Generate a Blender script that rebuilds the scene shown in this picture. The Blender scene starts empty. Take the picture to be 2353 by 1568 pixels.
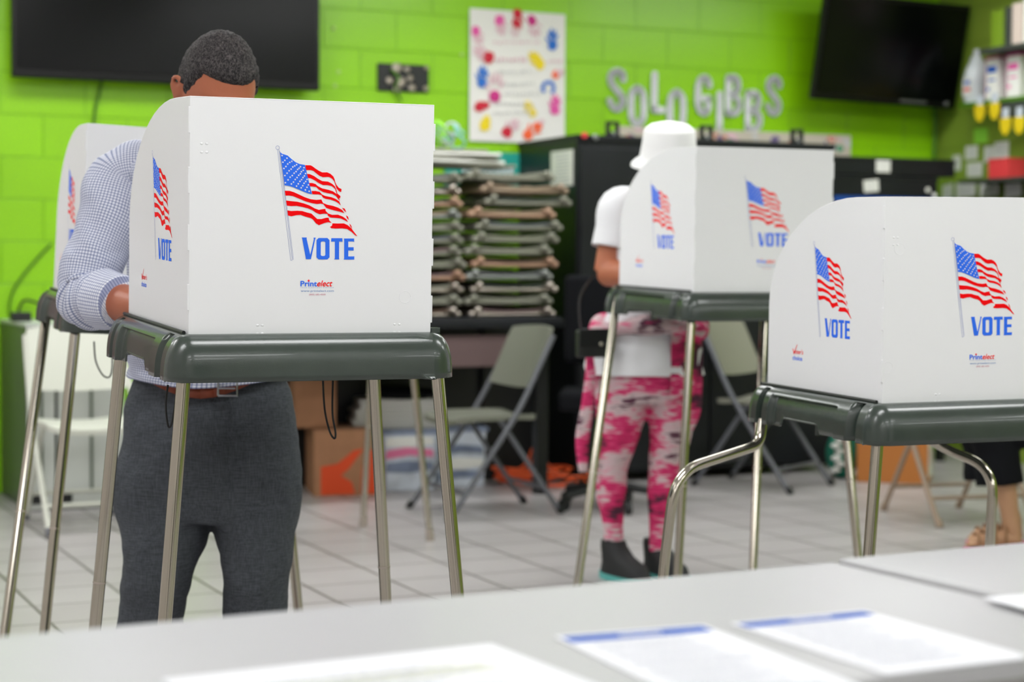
import bpy, math, random
from mathutils import Vector, Matrix, noise
random.seed(7)
C = bpy.context.scene.collection
V = Vector
PI = math.pi

# ---------------------------------------------------------------- camera
HC = 1.10                      # lens height above the floor (m)
FPX = 4188.0                   # focal length in pixels of the 2353 px wide frame
PIT, ROL = 0.04, 0.0045
cp, sp, cr, sr = math.cos(PIT), math.sin(PIT), math.cos(ROL), math.sin(ROL)
F = V((0, cp, -sp)); U0 = V((0, sp, cp)); R0 = V((1, 0, 0))
RR = R0 * cr + U0 * sr
UU = U0 * cr - R0 * sr
cam_d = bpy.data.cameras.new('camera')
cam = bpy.data.objects.new('camera', cam_d); C.objects.link(cam)
cam.matrix_world = Matrix(((RR.x, UU.x, -F.x, 0), (RR.y, UU.y, -F.y, 0), (RR.z, UU.z, -F.z, HC), (0, 0, 0, 1)))
cam_d.sensor_width = 36.0
cam_d.lens = 36.0 * FPX / 2353.0
cam_d.clip_start = 0.05
cam_d.dof.use_dof = True
cam_d.dof.focus_distance = 3.55
cam_d.dof.aperture_fstop = 3.0
cam_d.dof.aperture_blades = 9
bpy.context.scene.camera = cam

# ---------------------------------------------------------------- world and exposure
w = bpy.data.worlds.new('world'); bpy.context.scene.world = w; w.use_nodes = True
w.node_tree.nodes['Background'].inputs[0].default_value = (0.96, 0.98, 1.0, 1)
w.node_tree.nodes['Background'].inputs[1].default_value = 0.05
vs = bpy.context.scene.view_settings
vs.view_transform = 'Standard'; vs.look = 'None'; vs.gamma = 1.0; vs.exposure = 0.16
vs.use_curve_mapping = False
LAMP = 11.0                    # emission of the ceiling lamps

# ---------------------------------------------------------------- helpers
def s2l(c):
    return tuple(((x / 255.0) / 12.92 if x <= 10.3 else (((x / 255.0) + 0.055) / 1.055) ** 2.4) for x in c[:3]) + (1.0,)

def mat(name, col, rough=0.5, metal=0.0, spec=0.5, coat=0.0, bump=0.0, bscale=200.0, var=0.0, vscale=8.0, trans=0.0, alpha=1.0, sss=0.0, emit=None):
    m = bpy.data.materials.new(name); m.use_nodes = True
    nt = m.node_tree; b = nt.nodes['Principled BSDF']
    b.inputs['Base Color'].default_value = s2l(col)
    b.inputs['Roughness'].default_value = rough
    b.inputs['Metallic'].default_value = metal
    b.inputs['Specular IOR Level'].default_value = spec
    b.inputs['Coat Weight'].default_value = coat
    b.inputs['Transmission Weight'].default_value = trans
    b.inputs['Alpha'].default_value = alpha
    if sss: b.inputs['Subsurface Weight'].default_value = sss; b.inputs['Subsurface Scale'].default_value = 0.01
    if emit:
        b.inputs['Emission Color'].default_value = s2l(col); b.inputs['Emission Strength'].default_value = emit
    tc = None
    if bump or var:
        tc = nt.nodes.new('ShaderNodeTexCoord')
    if bump:
        n = nt.nodes.new('ShaderNodeTexNoise'); n.inputs['Scale'].default_value = bscale; n.inputs['Detail'].default_value = 3
        nt.links.new(tc.outputs['Object'], n.inputs['Vector'])
        bp = nt.nodes.new('ShaderNodeBump'); bp.inputs['Strength'].default_value = bump; bp.inputs['Distance'].default_value = 0.004
        nt.links.new(n.outputs['Fac'], bp.inputs['Height']); nt.links.new(bp.outputs['Normal'], b.inputs['Normal'])
    if var:
        n = nt.nodes.new('ShaderNodeTexNoise'); n.inputs['Scale'].default_value = vscale; n.inputs['Detail'].default_value = 4
        nt.links.new(tc.outputs['Object'], n.inputs['Vector'])
        r = nt.nodes.new('ShaderNodeValToRGB')
        lo = tuple(max(0, x * (1 - var)) for x in s2l(col)[:3]) + (1,); hi = tuple(min(1, x * (1 + var)) for x in s2l(col)[:3]) + (1,)
        r.color_ramp.elements[0].position = 0.35; r.color_ramp.elements[0].color = lo
        r.color_ramp.elements[1].position = 0.65; r.color_ramp.elements[1].color = hi
        nt.links.new(n.outputs['Fac'], r.inputs['Fac']); nt.links.new(r.outputs['Color'], b.inputs['Base Color'])
    return m

def tag(o, label=None, cat=None, group=None, kind=None):
    if label: o['label'] = label
    if cat: o['category'] = cat
    if group: o['group'] = group
    if kind: o['kind'] = kind
    return o

def empty(name, loc, rz=0.0, label=None, cat=None, group=None):
    o = bpy.data.objects.new(name, None); C.objects.link(o)
    o.location = loc; o.rotation_euler = (0, 0, rz); o.empty_display_size = 0.05
    return tag(o, label, cat, group)

def root_m(o):
    return Matrix.Translation(o.location) @ o.rotation_euler.to_matrix().to_4x4()

class MB:
    """collects shapes; build() links them as one mesh object"""
    def __init__(s): s.v = []; s.f = []; s.m = []; s.uv = {}; s.flat = set()
    def add(s, vs_, fs, mi=0, uvs=None):
        o = len(s.v); s.v += [V(p) for p in vs_]
        for i, f in enumerate(fs):
            if uvs: s.uv[len(s.f)] = uvs[i]
            s.f.append([o + k for k in f]); s.m.append(mi)
        return s
    def box(s, c, sz, M=None, mi=0):
        x, y, z = (k / 2 for k in sz); c = V(c)
        p = [V((a * x, b * y, d * z)) for a in (-1, 1) for b in (-1, 1) for d in (-1, 1)]
        p = [c + ((M @ q) if M else q) for q in p]
        return s.add(p, [(0, 1, 3, 2), (4, 6, 7, 5), (0, 4, 5, 1), (2, 3, 7, 6), (0, 2, 6, 4), (1, 5, 7, 3)], mi)
    def prism(s, pts, y0, y1, mi=0, fn=None):
        """polygon in (x, z) extruded from y0 to y1"""
        n = len(pts); fn = fn or (lambda p: p)
        vv = [fn(V((a, y0, b))) for a, b in pts] + [fn(V((a, y1, b))) for a, b in pts]
        fs = [list(range(n)), list(range(2 * n - 1, n - 1, -1))] + [(i, i + n, (i + 1) % n + n, (i + 1) % n) for i in range(n)]
        return s.add(vv, fs, mi)
    def poly(s, pts, fn, mi=0):
        return s.add([fn(p) for p in pts], [list(range(len(pts)))], mi)
    def tube(s, path, r, seg=12, mi=0, cap=True, flat=1.0, up=None, u0=0.0):
        """round tube along a path; r is a number or a list; flat squashes the second axis"""
        path = [V(p) for p in path]; n = len(path)
        rr = r if isinstance(r, (list, tuple)) else [r] * n
        rings = []; nrm = None; L = 0; vv = []; Ls = []
        for i, p in enumerate(path):
            t = (path[min(i + 1, n - 1)] - path[max(i - 1, 0)]).normalized()
            if nrm is None:
                nrm = t.orthogonal().normalized() if up is None else (V(up) - t * V(up).dot(t)).normalized()
            else:
                nrm = (nrm - t * nrm.dot(t)).normalized()
            b = t.cross(nrm)
            if i: L += (p - path[i - 1]).length
            Ls.append(L)
            q = rr[i]; ra, rb = (q if isinstance(q, (list, tuple)) else (q, q * flat))
            vv += [p + nrm * (math.cos(2 * PI * k / seg) * ra) + b * (math.sin(2 * PI * k / seg) * rb) for k in range(seg)]
        fs = []; uvs = []
        R = sum((x[0] if isinstance(x, (list, tuple)) else x) for x in rr) / n
        for i in range(n - 1):
            for k in range(seg):
                k2 = (k + 1) % seg
                fs.append((i * seg + k, i * seg + k2, (i + 1) * seg + k2, (i + 1) * seg + k))
                ua, ub = u0 + 2 * PI * R * k / seg, u0 + 2 * PI * R * (k + 1) / seg
                uvs.append([(ua, Ls[i]), (ub, Ls[i]), (ub, Ls[i + 1]), (ua, Ls[i + 1])])
        if cap:
            fs.append(tuple(range(seg - 1, -1, -1))); uvs.append([(0, 0)] * seg)
            fs.append(tuple((n - 1) * seg + k for k in range(seg))); uvs.append([(0, 0)] * seg)
        return s.add(vv, fs, mi, uvs)
    def loft(s, rings, seg=28, mi=0, cap=True, a0=0.0, a1=None, fr=None):
        """horizontal-ish rings: (centre, rx, ry[, rz-tilt about x]) joined; superellipse power 2.3"""
        vv = []; full = a1 is None; m = seg if full else seg + 1
        a1 = a0 + 2 * PI if full else a1; Ls = []; L = 0
        for i, g in enumerate(rings):
            c = V(g[0]); rx, ry = g[1], g[2]; til = g[3] if len(g) > 3 else 0; pw = 2.3
            if i: L += (c - V(rings[i - 1][0])).length
            Ls.append(L)
            for k in range(m):
                a = a0 + (a1 - a0) * k / seg
                ca, sa = math.cos(a), math.sin(a)
                x = rx * math.copysign(abs(ca) ** (2 / pw), ca); y = ry * math.copysign(abs(sa) ** (2 / pw), sa)
                p = V((x, y * math.cos(til), y * math.sin(til)))
                if fr: p = fr(p, a, i)
                vv.append(c + p)
        fs = []; uvs = []; Rm = sum((g[1] + g[2]) / 2 for g in rings) / len(rings)
        for i in range(len(rings) - 1):
            for k in range(seg):
                k2 = (k + 1) % m if full else k + 1
                fs.append((i * m + k, i * m + k2, (i + 1) * m + k2, (i + 1) * m + k))
                ua, ub = Rm * (a0 + (a1 - a0) * k / seg), Rm * (a0 + (a1 - a0) * (k + 1) / seg)
                uvs.append([(ua, Ls[i]), (ub, Ls[i]), (ub, Ls[i + 1]), (ua, Ls[i + 1])])
        if cap and full:
            n = len(rings)
            fs.append(tuple(range(m - 1, -1, -1))); uvs.append([(0, 0)] * m)
            fs.append(tuple((n - 1) * m + k for k in range(m))); uvs.append([(0, 0)] * m)
        return s.add(vv, fs, mi, uvs)
    def ell(s, c, r, M=None, nu=20, nv=14, mi=0, fn=None):
        c = V(c); vv = []; fs = []
        for j in range(nv + 1):
            th = PI * j / nv
            for i in range(nu):
                ph = 2 * PI * i / nu
                p = V((math.sin(th) * math.cos(ph) * r[0], math.sin(th) * math.sin(ph) * r[1], math.cos(th) * r[2]))
                if fn: p = fn(p)
                vv.append(c + ((M @ p) if M else p))
        for j in range(nv):
            for i in range(nu):
                i2 = (i + 1) % nu
                if j == 0: fs.append((0, (j + 1) * nu + i, (j + 1) * nu + i2))
                elif j == nv - 1: fs.append((j * nu + i, nv * nu, j * nu + i2))
                else: fs.append((j * nu + i, (j + 1) * nu + i, (j + 1) * nu + i2, j * nu + i2))
        return s.add(vv, fs, mi)
    def lathe(s, prof, c=(0, 0, 0), seg=28, mi=0, M=None):
        c = V(c); vv = []; n = len(prof)
        for (r, z) in prof:
            for k in range(seg):
                p = V((r * math.cos(2 * PI * k / seg), r * math.sin(2 * PI * k / seg), z)); vv.append(c + ((M @ p) if M else p))
        fs = [(i * seg + k, i * seg + (k + 1) % seg, (i + 1) * seg + (k + 1) % seg, (i + 1) * seg + k) for i in range(n - 1) for k in range(seg)]
        fs.append(tuple(range(seg - 1, -1, -1))); fs.append(tuple((n - 1) * seg + k for k in range(seg)))
        return s.add(vv, fs, mi)
    def xf(s, M):
        s.v = [M @ p for p in s.v]; return s
    def build(s, name, mats, parent=None, smooth=False, bevel=0.0, world=False, loc=None, seg=2, ang=40):
        """world=True: the points are world points and are moved into the parent's frame"""
        vv = s.v
        if parent is not None and world:
            top = parent
            while top.parent: top = top.parent
            I = root_m(top).inverted(); vv = [I @ p for p in vv]
        if loc is not None: vv = [p - V(loc) for p in vv]
        me = bpy.data.meshes.new(name); me.from_pydata([tuple(p) for p in vv], [], s.f)
        mats = mats if isinstance(mats, (list, tuple)) else [mats]
        for m in mats: me.materials.append(m)
        for i, p in enumerate(me.polygons): p.material_index = s.m[i]
        if s.uv:
            ul = me.uv_layers.new(name='UVMap')
            for i, p in enumerate(me.polygons):
                q = s.uv.get(i)
                if q:
                    for k, li in enumerate(p.loop_indices): ul.data[li].uv = q[k]
        me.update()
        if smooth:
            me.polygons.foreach_set('use_smooth', [True] * len(me.polygons))
            if smooth == 'auto': me.set_sharp_from_angle(angle=math.radians(ang))
        o = bpy.data.objects.new(name, me); C.objects.link(o)
        if parent is not None: o.parent = parent
        if loc is not None: o.location = loc
        if bevel:
            b = o.modifiers.new('bevel', 'BEVEL'); b.width = bevel; b.segments = seg; b.limit_method = 'ANGLE'; b.angle_limit = math.radians(35)
        return o

def copy_tree(o, parent=None):
    c = o.copy(); C.objects.link(c); c.parent = parent
    for ch in [x for x in C.objects if x.parent == o]: copy_tree(ch, c)
    return c

def ray(px, py):
    return F + RR * ((px - 1176.5) / FPX) - UU * ((py - 784.0) / FPX)
def at(px, py, y=None, z=None):
    """the world point seen at a pixel, at world depth y or at height z"""
    d = ray(px, py); t = (y / d.y) if y is not None else (z - HC) / d.z
    return V((0, 0, HC)) + d * t

def spl(pts, n=6):
    """Catmull-Rom through points (vectors or number tuples)"""
    P = [V(p) for p in pts]; out = []
    for i in range(len(P) - 1):
        a, b, c, d = P[max(i - 1, 0)], P[i], P[i + 1], P[min(i + 2, len(P) - 1)]
        for k in range(n):
            t = k / n
            out.append(0.5 * ((2 * b) + (c - a) * t + (2 * a - 5 * b + 4 * c - d) * t * t + (3 * b - a - 3 * c + d) * t ** 3))
    out.append(P[-1]); return out
def splr(vals, n=6):
    return [v.x for v in spl([(a, 0, 0) for a in vals], n)]
def fillet(pts, r, n=5):
    """round the corners of a polyline"""
    P = [V(p) for p in pts]; out = [P[0]]
    for i in range(1, len(P) - 1):
        a, b, c = P[i - 1], P[i], P[i + 1]; d1 = (a - b); d2 = (c - b); q = min(r, d1.length * .49, d2.length * .49)
        p1 = b + d1.normalized() * q; p2 = b + d2.normalized() * q
        for k in range(n + 1):
            t = k / n; out.append(p1 * (1 - t) ** 2 + b * 2 * t * (1 - t) + p2 * t * t)
    out.append(P[-1]); return out

def text2d(body, size, bold=0.0, spacing=1.0, width=None):
    """flat letter shapes as (points, faces) with the baseline at y=0 and x from 0"""
    cu = bpy.data.curves.new('t', 'FONT'); cu.body = body; cu.size = size; cu.offset = bold; cu.space_character = spacing; cu.resolution_u = 3
    o = bpy.data.objects.new('t', cu); C.objects.link(o)
    dg = bpy.context.evaluated_depsgraph_get(); dg.update()
    me = bpy.data.meshes.new_from_object(o.evaluated_get(dg))
    P = [(v.co.x, v.co.y) for v in me.vertices]; fs = [list(p.vertices) for p in me.polygons]
    bpy.data.objects.remove(o); bpy.data.curves.remove(cu); bpy.data.meshes.remove(me)
    if P:
        x0 = min(p[0] for p in P); x1 = max(p[0] for p in P); k = (width / (x1 - x0)) if width else 1.0
        P = [((p[0] - x0) * k, p[1]) for p in P]
    return P, fs
def put_text(mb, body, size, fn, mi=0, **kw):
    P, fs = text2d(body, size, **kw)
    mb.add([fn(p) for p in P], fs, mi)
# ---------------------------------------------------------------- materials
def nodes(m): return m.node_tree, m.node_tree.nodes, m.node_tree.links, m.node_tree.nodes['Principled BSDF']

def wall_mat(cols=((146, 212, 8), (143, 207, 10), (126, 190, 6)), nm='painted_block_green'):
    m = mat(nm, (142, 206, 8), 0.33, spec=0.5)
    nt, N, Lk, b = nodes(m)
    tc = N.new('ShaderNodeTexCoord'); mp = N.new('ShaderNodeMapping')
    mp.inputs['Rotation'].default_value = (PI / 2, 0, 0)
    Lk.new(tc.outputs['Object'], mp.inputs['Vector'])
    br = N.new('ShaderNodeTexBrick'); br.inputs['Scale'].default_value = 1.0
    br.inputs['Brick Width'].default_value = 0.4064; br.inputs['Row Height'].default_value = 0.2032
    br.inputs['Mortar Size'].default_value = 0.006; br.inputs['Mortar Smooth'].default_value = 0.6
    br.inputs['Color1'].default_value = s2l(cols[0]); br.inputs['Color2'].default_value = s2l(cols[1]); br.inputs['Mortar'].default_value = s2l(cols[2])
    Lk.new(mp.outputs['Vector'], br.inputs['Vector']); Lk.new(br.outputs['Color'], b.inputs['Base Color'])
    n = N.new('ShaderNodeTexNoise'); n.inputs['Scale'].default_value = 60; n.inputs['Detail'].default_value = 4
    Lk.new(tc.outputs['Object'], n.inputs['Vector'])
    mx = N.new('ShaderNodeMath'); mx.operation = 'MULTIPLY_ADD'; mx.inputs[1].default_value = -1.0
    sc = N.new('ShaderNodeMath'); sc.operation = 'MULTIPLY'; sc.inputs[1].default_value = 0.15
    Lk.new(n.outputs['Fac'], sc.inputs[0]); Lk.new(br.outputs['Fac'], mx.inputs[0]); Lk.new(sc.outputs[0], mx.inputs[2])
    bp = N.new('ShaderNodeBump'); bp.inputs['Strength'].default_value = 0.5; bp.inputs['Distance'].default_value = 0.006
    Lk.new(mx.outputs[0], bp.inputs['Height']); Lk.new(bp.outputs['Normal'], b.inputs['Normal'])
    return m

def floor_mat():
    m = mat('ceramic_floor_tile', (178, 174, 174), 0.32)
    nt, N, Lk, b = nodes(m)
    tc = N.new('ShaderNodeTexCoord')
    br = N.new('ShaderNodeTexBrick'); br.offset = 0.0; br.inputs['Scale'].default_value = 1.0
    br.inputs['Brick Width'].default_value = 0.309; br.inputs['Row Height'].default_value = 0.309
    br.inputs['Mortar Size'].default_value = 0.006; br.inputs['Mortar Smooth'].default_value = 0.2
    br.inputs['Color1'].default_value = s2l((188, 184, 184)); br.inputs['Color2'].default_value = s2l((180, 175, 175)); br.inputs['Mortar'].default_value = s2l((98, 92, 88))
    Lk.new(tc.outputs['Object'], br.inputs['Vector'])
    n = N.new('ShaderNodeTexNoise'); n.inputs['Scale'].default_value = 5; n.inputs['Detail'].default_value = 6
    Lk.new(tc.outputs['Object'], n.inputs['Vector'])
    mx = N.new('ShaderNodeMix'); mx.data_type = 'RGBA'; mx.blend_type = 'MULTIPLY'; mx.inputs['Factor'].default_value = 0.16
    Lk.new(br.outputs['Color'], mx.inputs['A']); Lk.new(n.outputs['Fac'], mx.inputs['B']); Lk.new(mx.outputs['Result'], b.inputs['Base Color'])
    bp = N.new('ShaderNodeBump'); bp.inputs['Strength'].default_value = 0.4; bp.inputs['Distance'].default_value = 0.002; bp.invert = True
    Lk.new(br.outputs['Fac'], bp.inputs['Height']); Lk.new(bp.outputs['Normal'], b.inputs['Normal'])
    return m

def check_mat(name, base, c1, step, wd=0.3):
    """fine window-pane check from the cloth's own UVs (metres)"""
    m = mat(name, base, 0.75, spec=0.2)
    nt, N, Lk, b = nodes(m)
    tc = N.new('ShaderNodeTexCoord'); sx = N.new('ShaderNodeSeparateXYZ'); Lk.new(tc.outputs['UV'], sx.inputs[0])
    out = None
    for ax in (0, 1):
        d = N.new('ShaderNodeMath'); d.operation = 'DIVIDE'; d.inputs[1].default_value = step
        fr = N.new('ShaderNodeMath'); fr.operation = 'FRACT'; lt = N.new('ShaderNodeMath'); lt.operation = 'LESS_THAN'; lt.inputs[1].default_value = wd
        Lk.new(sx.outputs[ax], d.inputs[0]); Lk.new(d.outputs[0], fr.inputs[0]); Lk.new(fr.outputs[0], lt.inputs[0])
        mx = N.new('ShaderNodeMix'); mx.data_type = 'RGBA'; mx.blend_type = 'MULTIPLY'
        if out is None: mx.inputs['A'].default_value = s2l(base)
        else: Lk.new(out, mx.inputs['A'])
        mx.inputs['B'].default_value = s2l(c1); Lk.new(lt.outputs[0], mx.inputs['Factor']); out = mx.outputs['Result']
    Lk.new(out, b.inputs['Base Color'])
    n = N.new('ShaderNodeTexNoise'); n.inputs['Scale'].default_value = 14; n.inputs['Detail'].default_value = 3; Lk.new(tc.outputs['Object'], n.inputs['Vector'])
    bp = N.new('ShaderNodeBump'); bp.inputs['Strength'].default_value = 0.6; bp.inputs['Distance'].default_value = 0.02
    Lk.new(n.outputs['Fac'], bp.inputs['Height']); Lk.new(bp.outputs['Normal'], b.inputs['Normal'])
    return m

def weave_mat():
    m = mat('grey_wool_weave', (84, 86, 90), 0.85, spec=0.15)
    nt, N, Lk, b = nodes(m)
    tc = N.new('ShaderNodeTexCoord')
    cols = []
    for sc in ((500, 500, 30), (40, 40, 600)):
        mp = N.new('ShaderNodeMapping'); mp.inputs['Scale'].default_value = sc; Lk.new(tc.outputs['Object'], mp.inputs['Vector'])
        n = N.new('ShaderNodeTexNoise'); n.inputs['Scale'].default_value = 1.0; n.inputs['Detail'].default_value = 1; Lk.new(mp.outputs['Vector'], n.inputs['Vector']); cols.append(n)
    ad = N.new('ShaderNodeMath'); ad.operation = 'ADD'; Lk.new(cols[0].outputs['Fac'], ad.inputs[0]); Lk.new(cols[1].outputs['Fac'], ad.inputs[1])
    r = N.new('ShaderNodeValToRGB'); r.color_ramp.elements[0].position = 0.3; r.color_ramp.elements[1].position = 0.7
    hf = N.new('ShaderNodeMath'); hf.operation = 'MULTIPLY'; hf.inputs[1].default_value = 0.5; Lk.new(ad.outputs[0], hf.inputs[0])
    r.color_ramp.elements[0].color = s2l((56, 60, 65)); r.color_ramp.elements[1].color = s2l((90, 94, 100))
    Lk.new(hf.outputs[0], r.inputs['Fac']); Lk.new(r.outputs['Color'], b.inputs['Base Color'])
    n = N.new('ShaderNodeTexNoise'); n.inputs['Scale'].default_value = 7; n.inputs['Detail'].default_value = 3; Lk.new(tc.outputs['Object'], n.inputs['Vector'])
    bp = N.new('ShaderNodeBump'); bp.inputs['Strength'].default_value = 0.5; bp.inputs['Distance'].default_value = 0.03
    Lk.new(n.outputs['Fac'], bp.inputs['Height']); Lk.new(bp.outputs['Normal'], b.inputs['Normal'])
    return m

def tiedye_mat():
    m = mat('pink_tie_dye_knit', (214, 60, 110), 0.8, spec=0.15)
    nt, N, Lk, b = nodes(m)
    tc = N.new('ShaderNodeTexCoord'); mp = N.new('ShaderNodeMapping'); mp.inputs['Scale'].default_value = (3.2, 3.2, 5.5); Lk.new(tc.outputs['Object'], mp.inputs['Vector'])
    n = N.new('ShaderNodeTexNoise'); n.inputs['Scale'].default_value = 1.0; n.inputs['Detail'].default_value = 3; n.inputs['Roughness'].default_value = 0.6; Lk.new(mp.outputs['Vector'], n.inputs['Vector'])
    r = N.new('ShaderNodeValToRGB'); e = r.color_ramp.elements
    e[0].position = 0.0; e[0].color = s2l((70, 34, 58)); e[1].position = 1.0; e[1].color = s2l((232, 205, 214))
    for pos, c in ((0.40, (84, 50, 66)), (0.44, (196, 44, 96)), (0.51, (216, 66, 118)), (0.55, (212, 182, 188)), (0.61, (206, 186, 188)), (0.645, (92, 58, 74)), (0.69, (100, 60, 78)), (0.73, (210, 60, 112))):
        x = e.new(pos); x.color = s2l(c)
    mp2 = N.new('ShaderNodeMapping'); mp2.inputs['Scale'].default_value = (22, 22, 110); Lk.new(tc.outputs['Object'], mp2.inputs['Vector'])
    n2 = N.new('ShaderNodeTexNoise'); n2.inputs['Scale'].default_value = 1.0; n2.inputs['Detail'].default_value = 3; Lk.new(mp2.outputs['Vector'], n2.inputs['Vector'])
    ma = N.new('ShaderNodeMath'); ma.operation = 'MULTIPLY_ADD'; ma.inputs[1].default_value = 0.28; Lk.new(n2.outputs['Fac'], ma.inputs[0])
    sb = N.new('ShaderNodeMath'); sb.operation = 'SUBTRACT'; sb.inputs[1].default_value = 0.14; Lk.new(n.outputs['Fac'], sb.inputs[0]); Lk.new(sb.outputs[0], ma.inputs[2])
    Lk.new(ma.outputs[0], r.inputs['Fac']); Lk.new(r.outputs['Color'], b.inputs['Base Color'])
    v = N.new('ShaderNodeTexVoronoi'); v.inputs['Scale'].default_value = 90; Lk.new(tc.outputs['Object'], v.inputs['Vector'])
    bp = N.new('ShaderNodeBump'); bp.inputs['Strength'].default_value = 0.5; bp.inputs['Distance'].default_value = 0.004
    Lk.new(v.outputs['Distance'], bp.inputs['Height']); Lk.new(bp.outputs['Normal'], b.inputs['Normal'])
    return m

def hair_mat(name, dark, light, sc=(90, 90, 60)):
    m = mat(name, dark, 0.75, spec=0.3)
    nt, N, Lk, b = nodes(m)
    tc = N.new('ShaderNodeTexCoord'); mp = N.new('ShaderNodeMapping'); mp.inputs['Scale'].default_value = sc; Lk.new(tc.outputs['Object'], mp.inputs['Vector'])
    n = N.new('ShaderNodeTexNoise'); n.inputs['Scale'].default_value = 1.0; n.inputs['Detail'].default_value = 5; n.inputs['Distortion'].default_value = 1.5; Lk.new(mp.outputs['Vector'], n.inputs['Vector'])
    r = N.new('ShaderNodeValToRGB'); r.color_ramp.elements[0].position = 0.42; r.color_ramp.elements[1].position = 0.68
    r.color_ramp.elements[0].color = s2l(dark); r.color_ramp.elements[1].color = s2l(light)
    Lk.new(n.outputs['Fac'], r.inputs['Fac']); Lk.new(r.outputs['Color'], b.inputs['Base Color'])
    bp = N.new('ShaderNodeBump'); bp.inputs['Strength'].default_value = 0.7; bp.inputs['Distance'].default_value = 0.003
    Lk.new(n.outputs['Fac'], bp.inputs['Height']); Lk.new(bp.outputs['Normal'], b.inputs['Normal'])
    return m

def glitter_mat():
    m = mat('silver_glitter', (240, 242, 246), 0.4, metal=0.0)
    nt, N, Lk, b = nodes(m)
    tc = N.new('ShaderNodeTexCoord'); v = N.new('ShaderNodeTexVoronoi'); v.inputs['Scale'].default_value = 130; Lk.new(tc.outputs['Object'], v.inputs['Vector'])
    r = N.new('ShaderNodeValToRGB'); r.color_ramp.elements[0].color = s2l((196, 198, 202)); r.color_ramp.elements[1].color = s2l((245, 248, 250))
    sx = N.new('ShaderNodeSeparateColor'); Lk.new(v.outputs['Color'], sx.inputs[0]); Lk.new(sx.outputs[0], r.inputs['Fac']); Lk.new(r.outputs['Color'], b.inputs['Base Color'])
    bp = N.new('ShaderNodeBump'); bp.inputs['Strength'].default_value = 0.25; bp.inputs['Distance'].default_value = 0.003
    Lk.new(sx.outputs[1], bp.inputs['Height']); Lk.new(bp.outputs['Normal'], b.inputs['Normal'])
    return m

M_wall = wall_mat(); M_floor = floor_mat()
M_ceil = mat('ceiling_tile_white', (225, 225, 222), 0.9)
M_lamp = mat('lamp_diffuser', (251, 252, 252), 0.5, emit=LAMP)
M_white = mat('white_corrugated_plastic', (240, 241, 243), 0.42, spec=0.4, bump=0.05, bscale=30)
M_blue = mat('print_blue', (54, 116, 246), 0.6, spec=0.1); M_red = mat('print_red', (250, 2, 10), 0.6, spec=0.1); M_pblue = mat('print_line_blue', (120, 136, 196), 0.5)
M_lblue = mat('print_pale_blue', (96, 140, 196), 0.5); M_lred = mat('print_pale_red', (200, 120, 140), 0.5); M_pwhite = mat('print_white', (238, 240, 246), 0.5)
M_tray = mat('dark_green_grey_plastic', (52, 62, 56), 0.22, spec=0.6, coat=0.25, bump=0.06, bscale=500, var=0.12, vscale=6)
M_dark = mat('black_plastic', (22, 24, 25), 0.4, spec=0.5)
M_chrome = mat('polished_steel_tube', (190, 183, 170), 0.13, metal=1.0)
M_satin = mat('satin_steel_tube', (196, 186, 176), 0.34, metal=0.9)
M_cord = mat('black_elastic', (14, 14, 15), 0.6)
M_table = mat('speckled_grey_laminate', (176, 176, 178), 0.33, spec=0.5, var=0.03, vscale=400)
M_tedge = mat('table_edge_grey', (132, 131, 126), 0.5)
M_paper = mat('white_paper', (246, 247, 252), 0.6, spec=0.3)
M_ink = mat('grey_ink', (180, 182, 194), 0.7); M_hdr = mat('paper_header_blue', (6, 84, 184), 0.9, spec=0.02); M_hl = mat('yellow_green_highlight', (222, 226, 200), 0.7)
M_black = mat('matt_black_metal', (27, 29, 33), 0.45, spec=0.3, var=0.15, vscale=5)
M_blackg = mat('black_gloss_case', (20, 23, 24), 0.34, spec=0.35)
M_screen = mat('television_glass', (5, 6, 7), 0.22, spec=0.22); M_bezel = mat('television_bezel', (10, 10, 11), 0.35, spec=0.3)
M_silver = mat('silver_trim', (150, 152, 156), 0.3, metal=0.8)
M_skin1 = mat('brown_skin', (176, 102, 72), 0.42, sss=0.08, bump=0.1, bscale=120); M_skin2 = mat('warm_brown_skin', (178, 106, 74), 0.5, sss=0.08)
M_hair = hair_mat('short_cropped_hair', (26, 24, 25), (92, 86, 86), (260, 160, 160)); M_hair2 = hair_mat('black_hair', (16, 14, 14), (60, 52, 50))
M_shirt = check_mat('white_and_blue_check_cotton', (226, 228, 238), (176, 183, 206), 0.0066, 0.34)
M_cuffm = check_mat('white_and_blue_check_cuff', (234, 236, 244), (180, 186, 210), 0.0072, 0.32)
M_wool = weave_mat(); M_belt = mat('brown_leather', (128, 56, 30), 0.45); M_tie = tiedye_mat()
M_shoe = mat('black_shoe_mesh', (24, 25, 27), 0.7, bump=0.3, bscale=150); M_teal = mat('teal_rubber', (90, 178, 172), 0.6)
M_tee = mat('white_cotton', (236, 237, 240), 0.85, spec=0.1, bump=0.35, bscale=9); M_hat = mat('white_canvas', (244, 244, 244), 0.85, spec=0.1, bump=0.2, bscale=30)
M_eye = mat('eye_white', (230, 228, 222), 0.2); M_iris = mat('dark_iris', (30, 18, 12), 0.2)
M_gplas = mat('grey_green_plastic', (136, 136, 122), 0.5); M_gmet = mat('grey_painted_tube', (96, 98, 104), 0.4, spec=0.5)
M_gshade = mat('shaded_olive_grey_plastic', (118, 120, 108), 0.5); M_cream = mat('cream_plastic', (206, 208, 196), 0.5); M_tan = mat('tan_painted_tube', (156, 136, 116), 0.45); M_tanseat = mat('tan_seat', (150, 130, 108), 0.6)  # first one: chair plastic darkened to carry the shadow it stands in
M_card = mat('brown_cardboard', (166, 122, 92), 0.85, spec=0.1, var=0.05, vscale=20); M_orange = mat('orange_print', (222, 74, 22), 0.6); M_cardo = mat('orange_brown_cardboard', (186, 120, 66), 0.8, spec=0.1)
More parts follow.
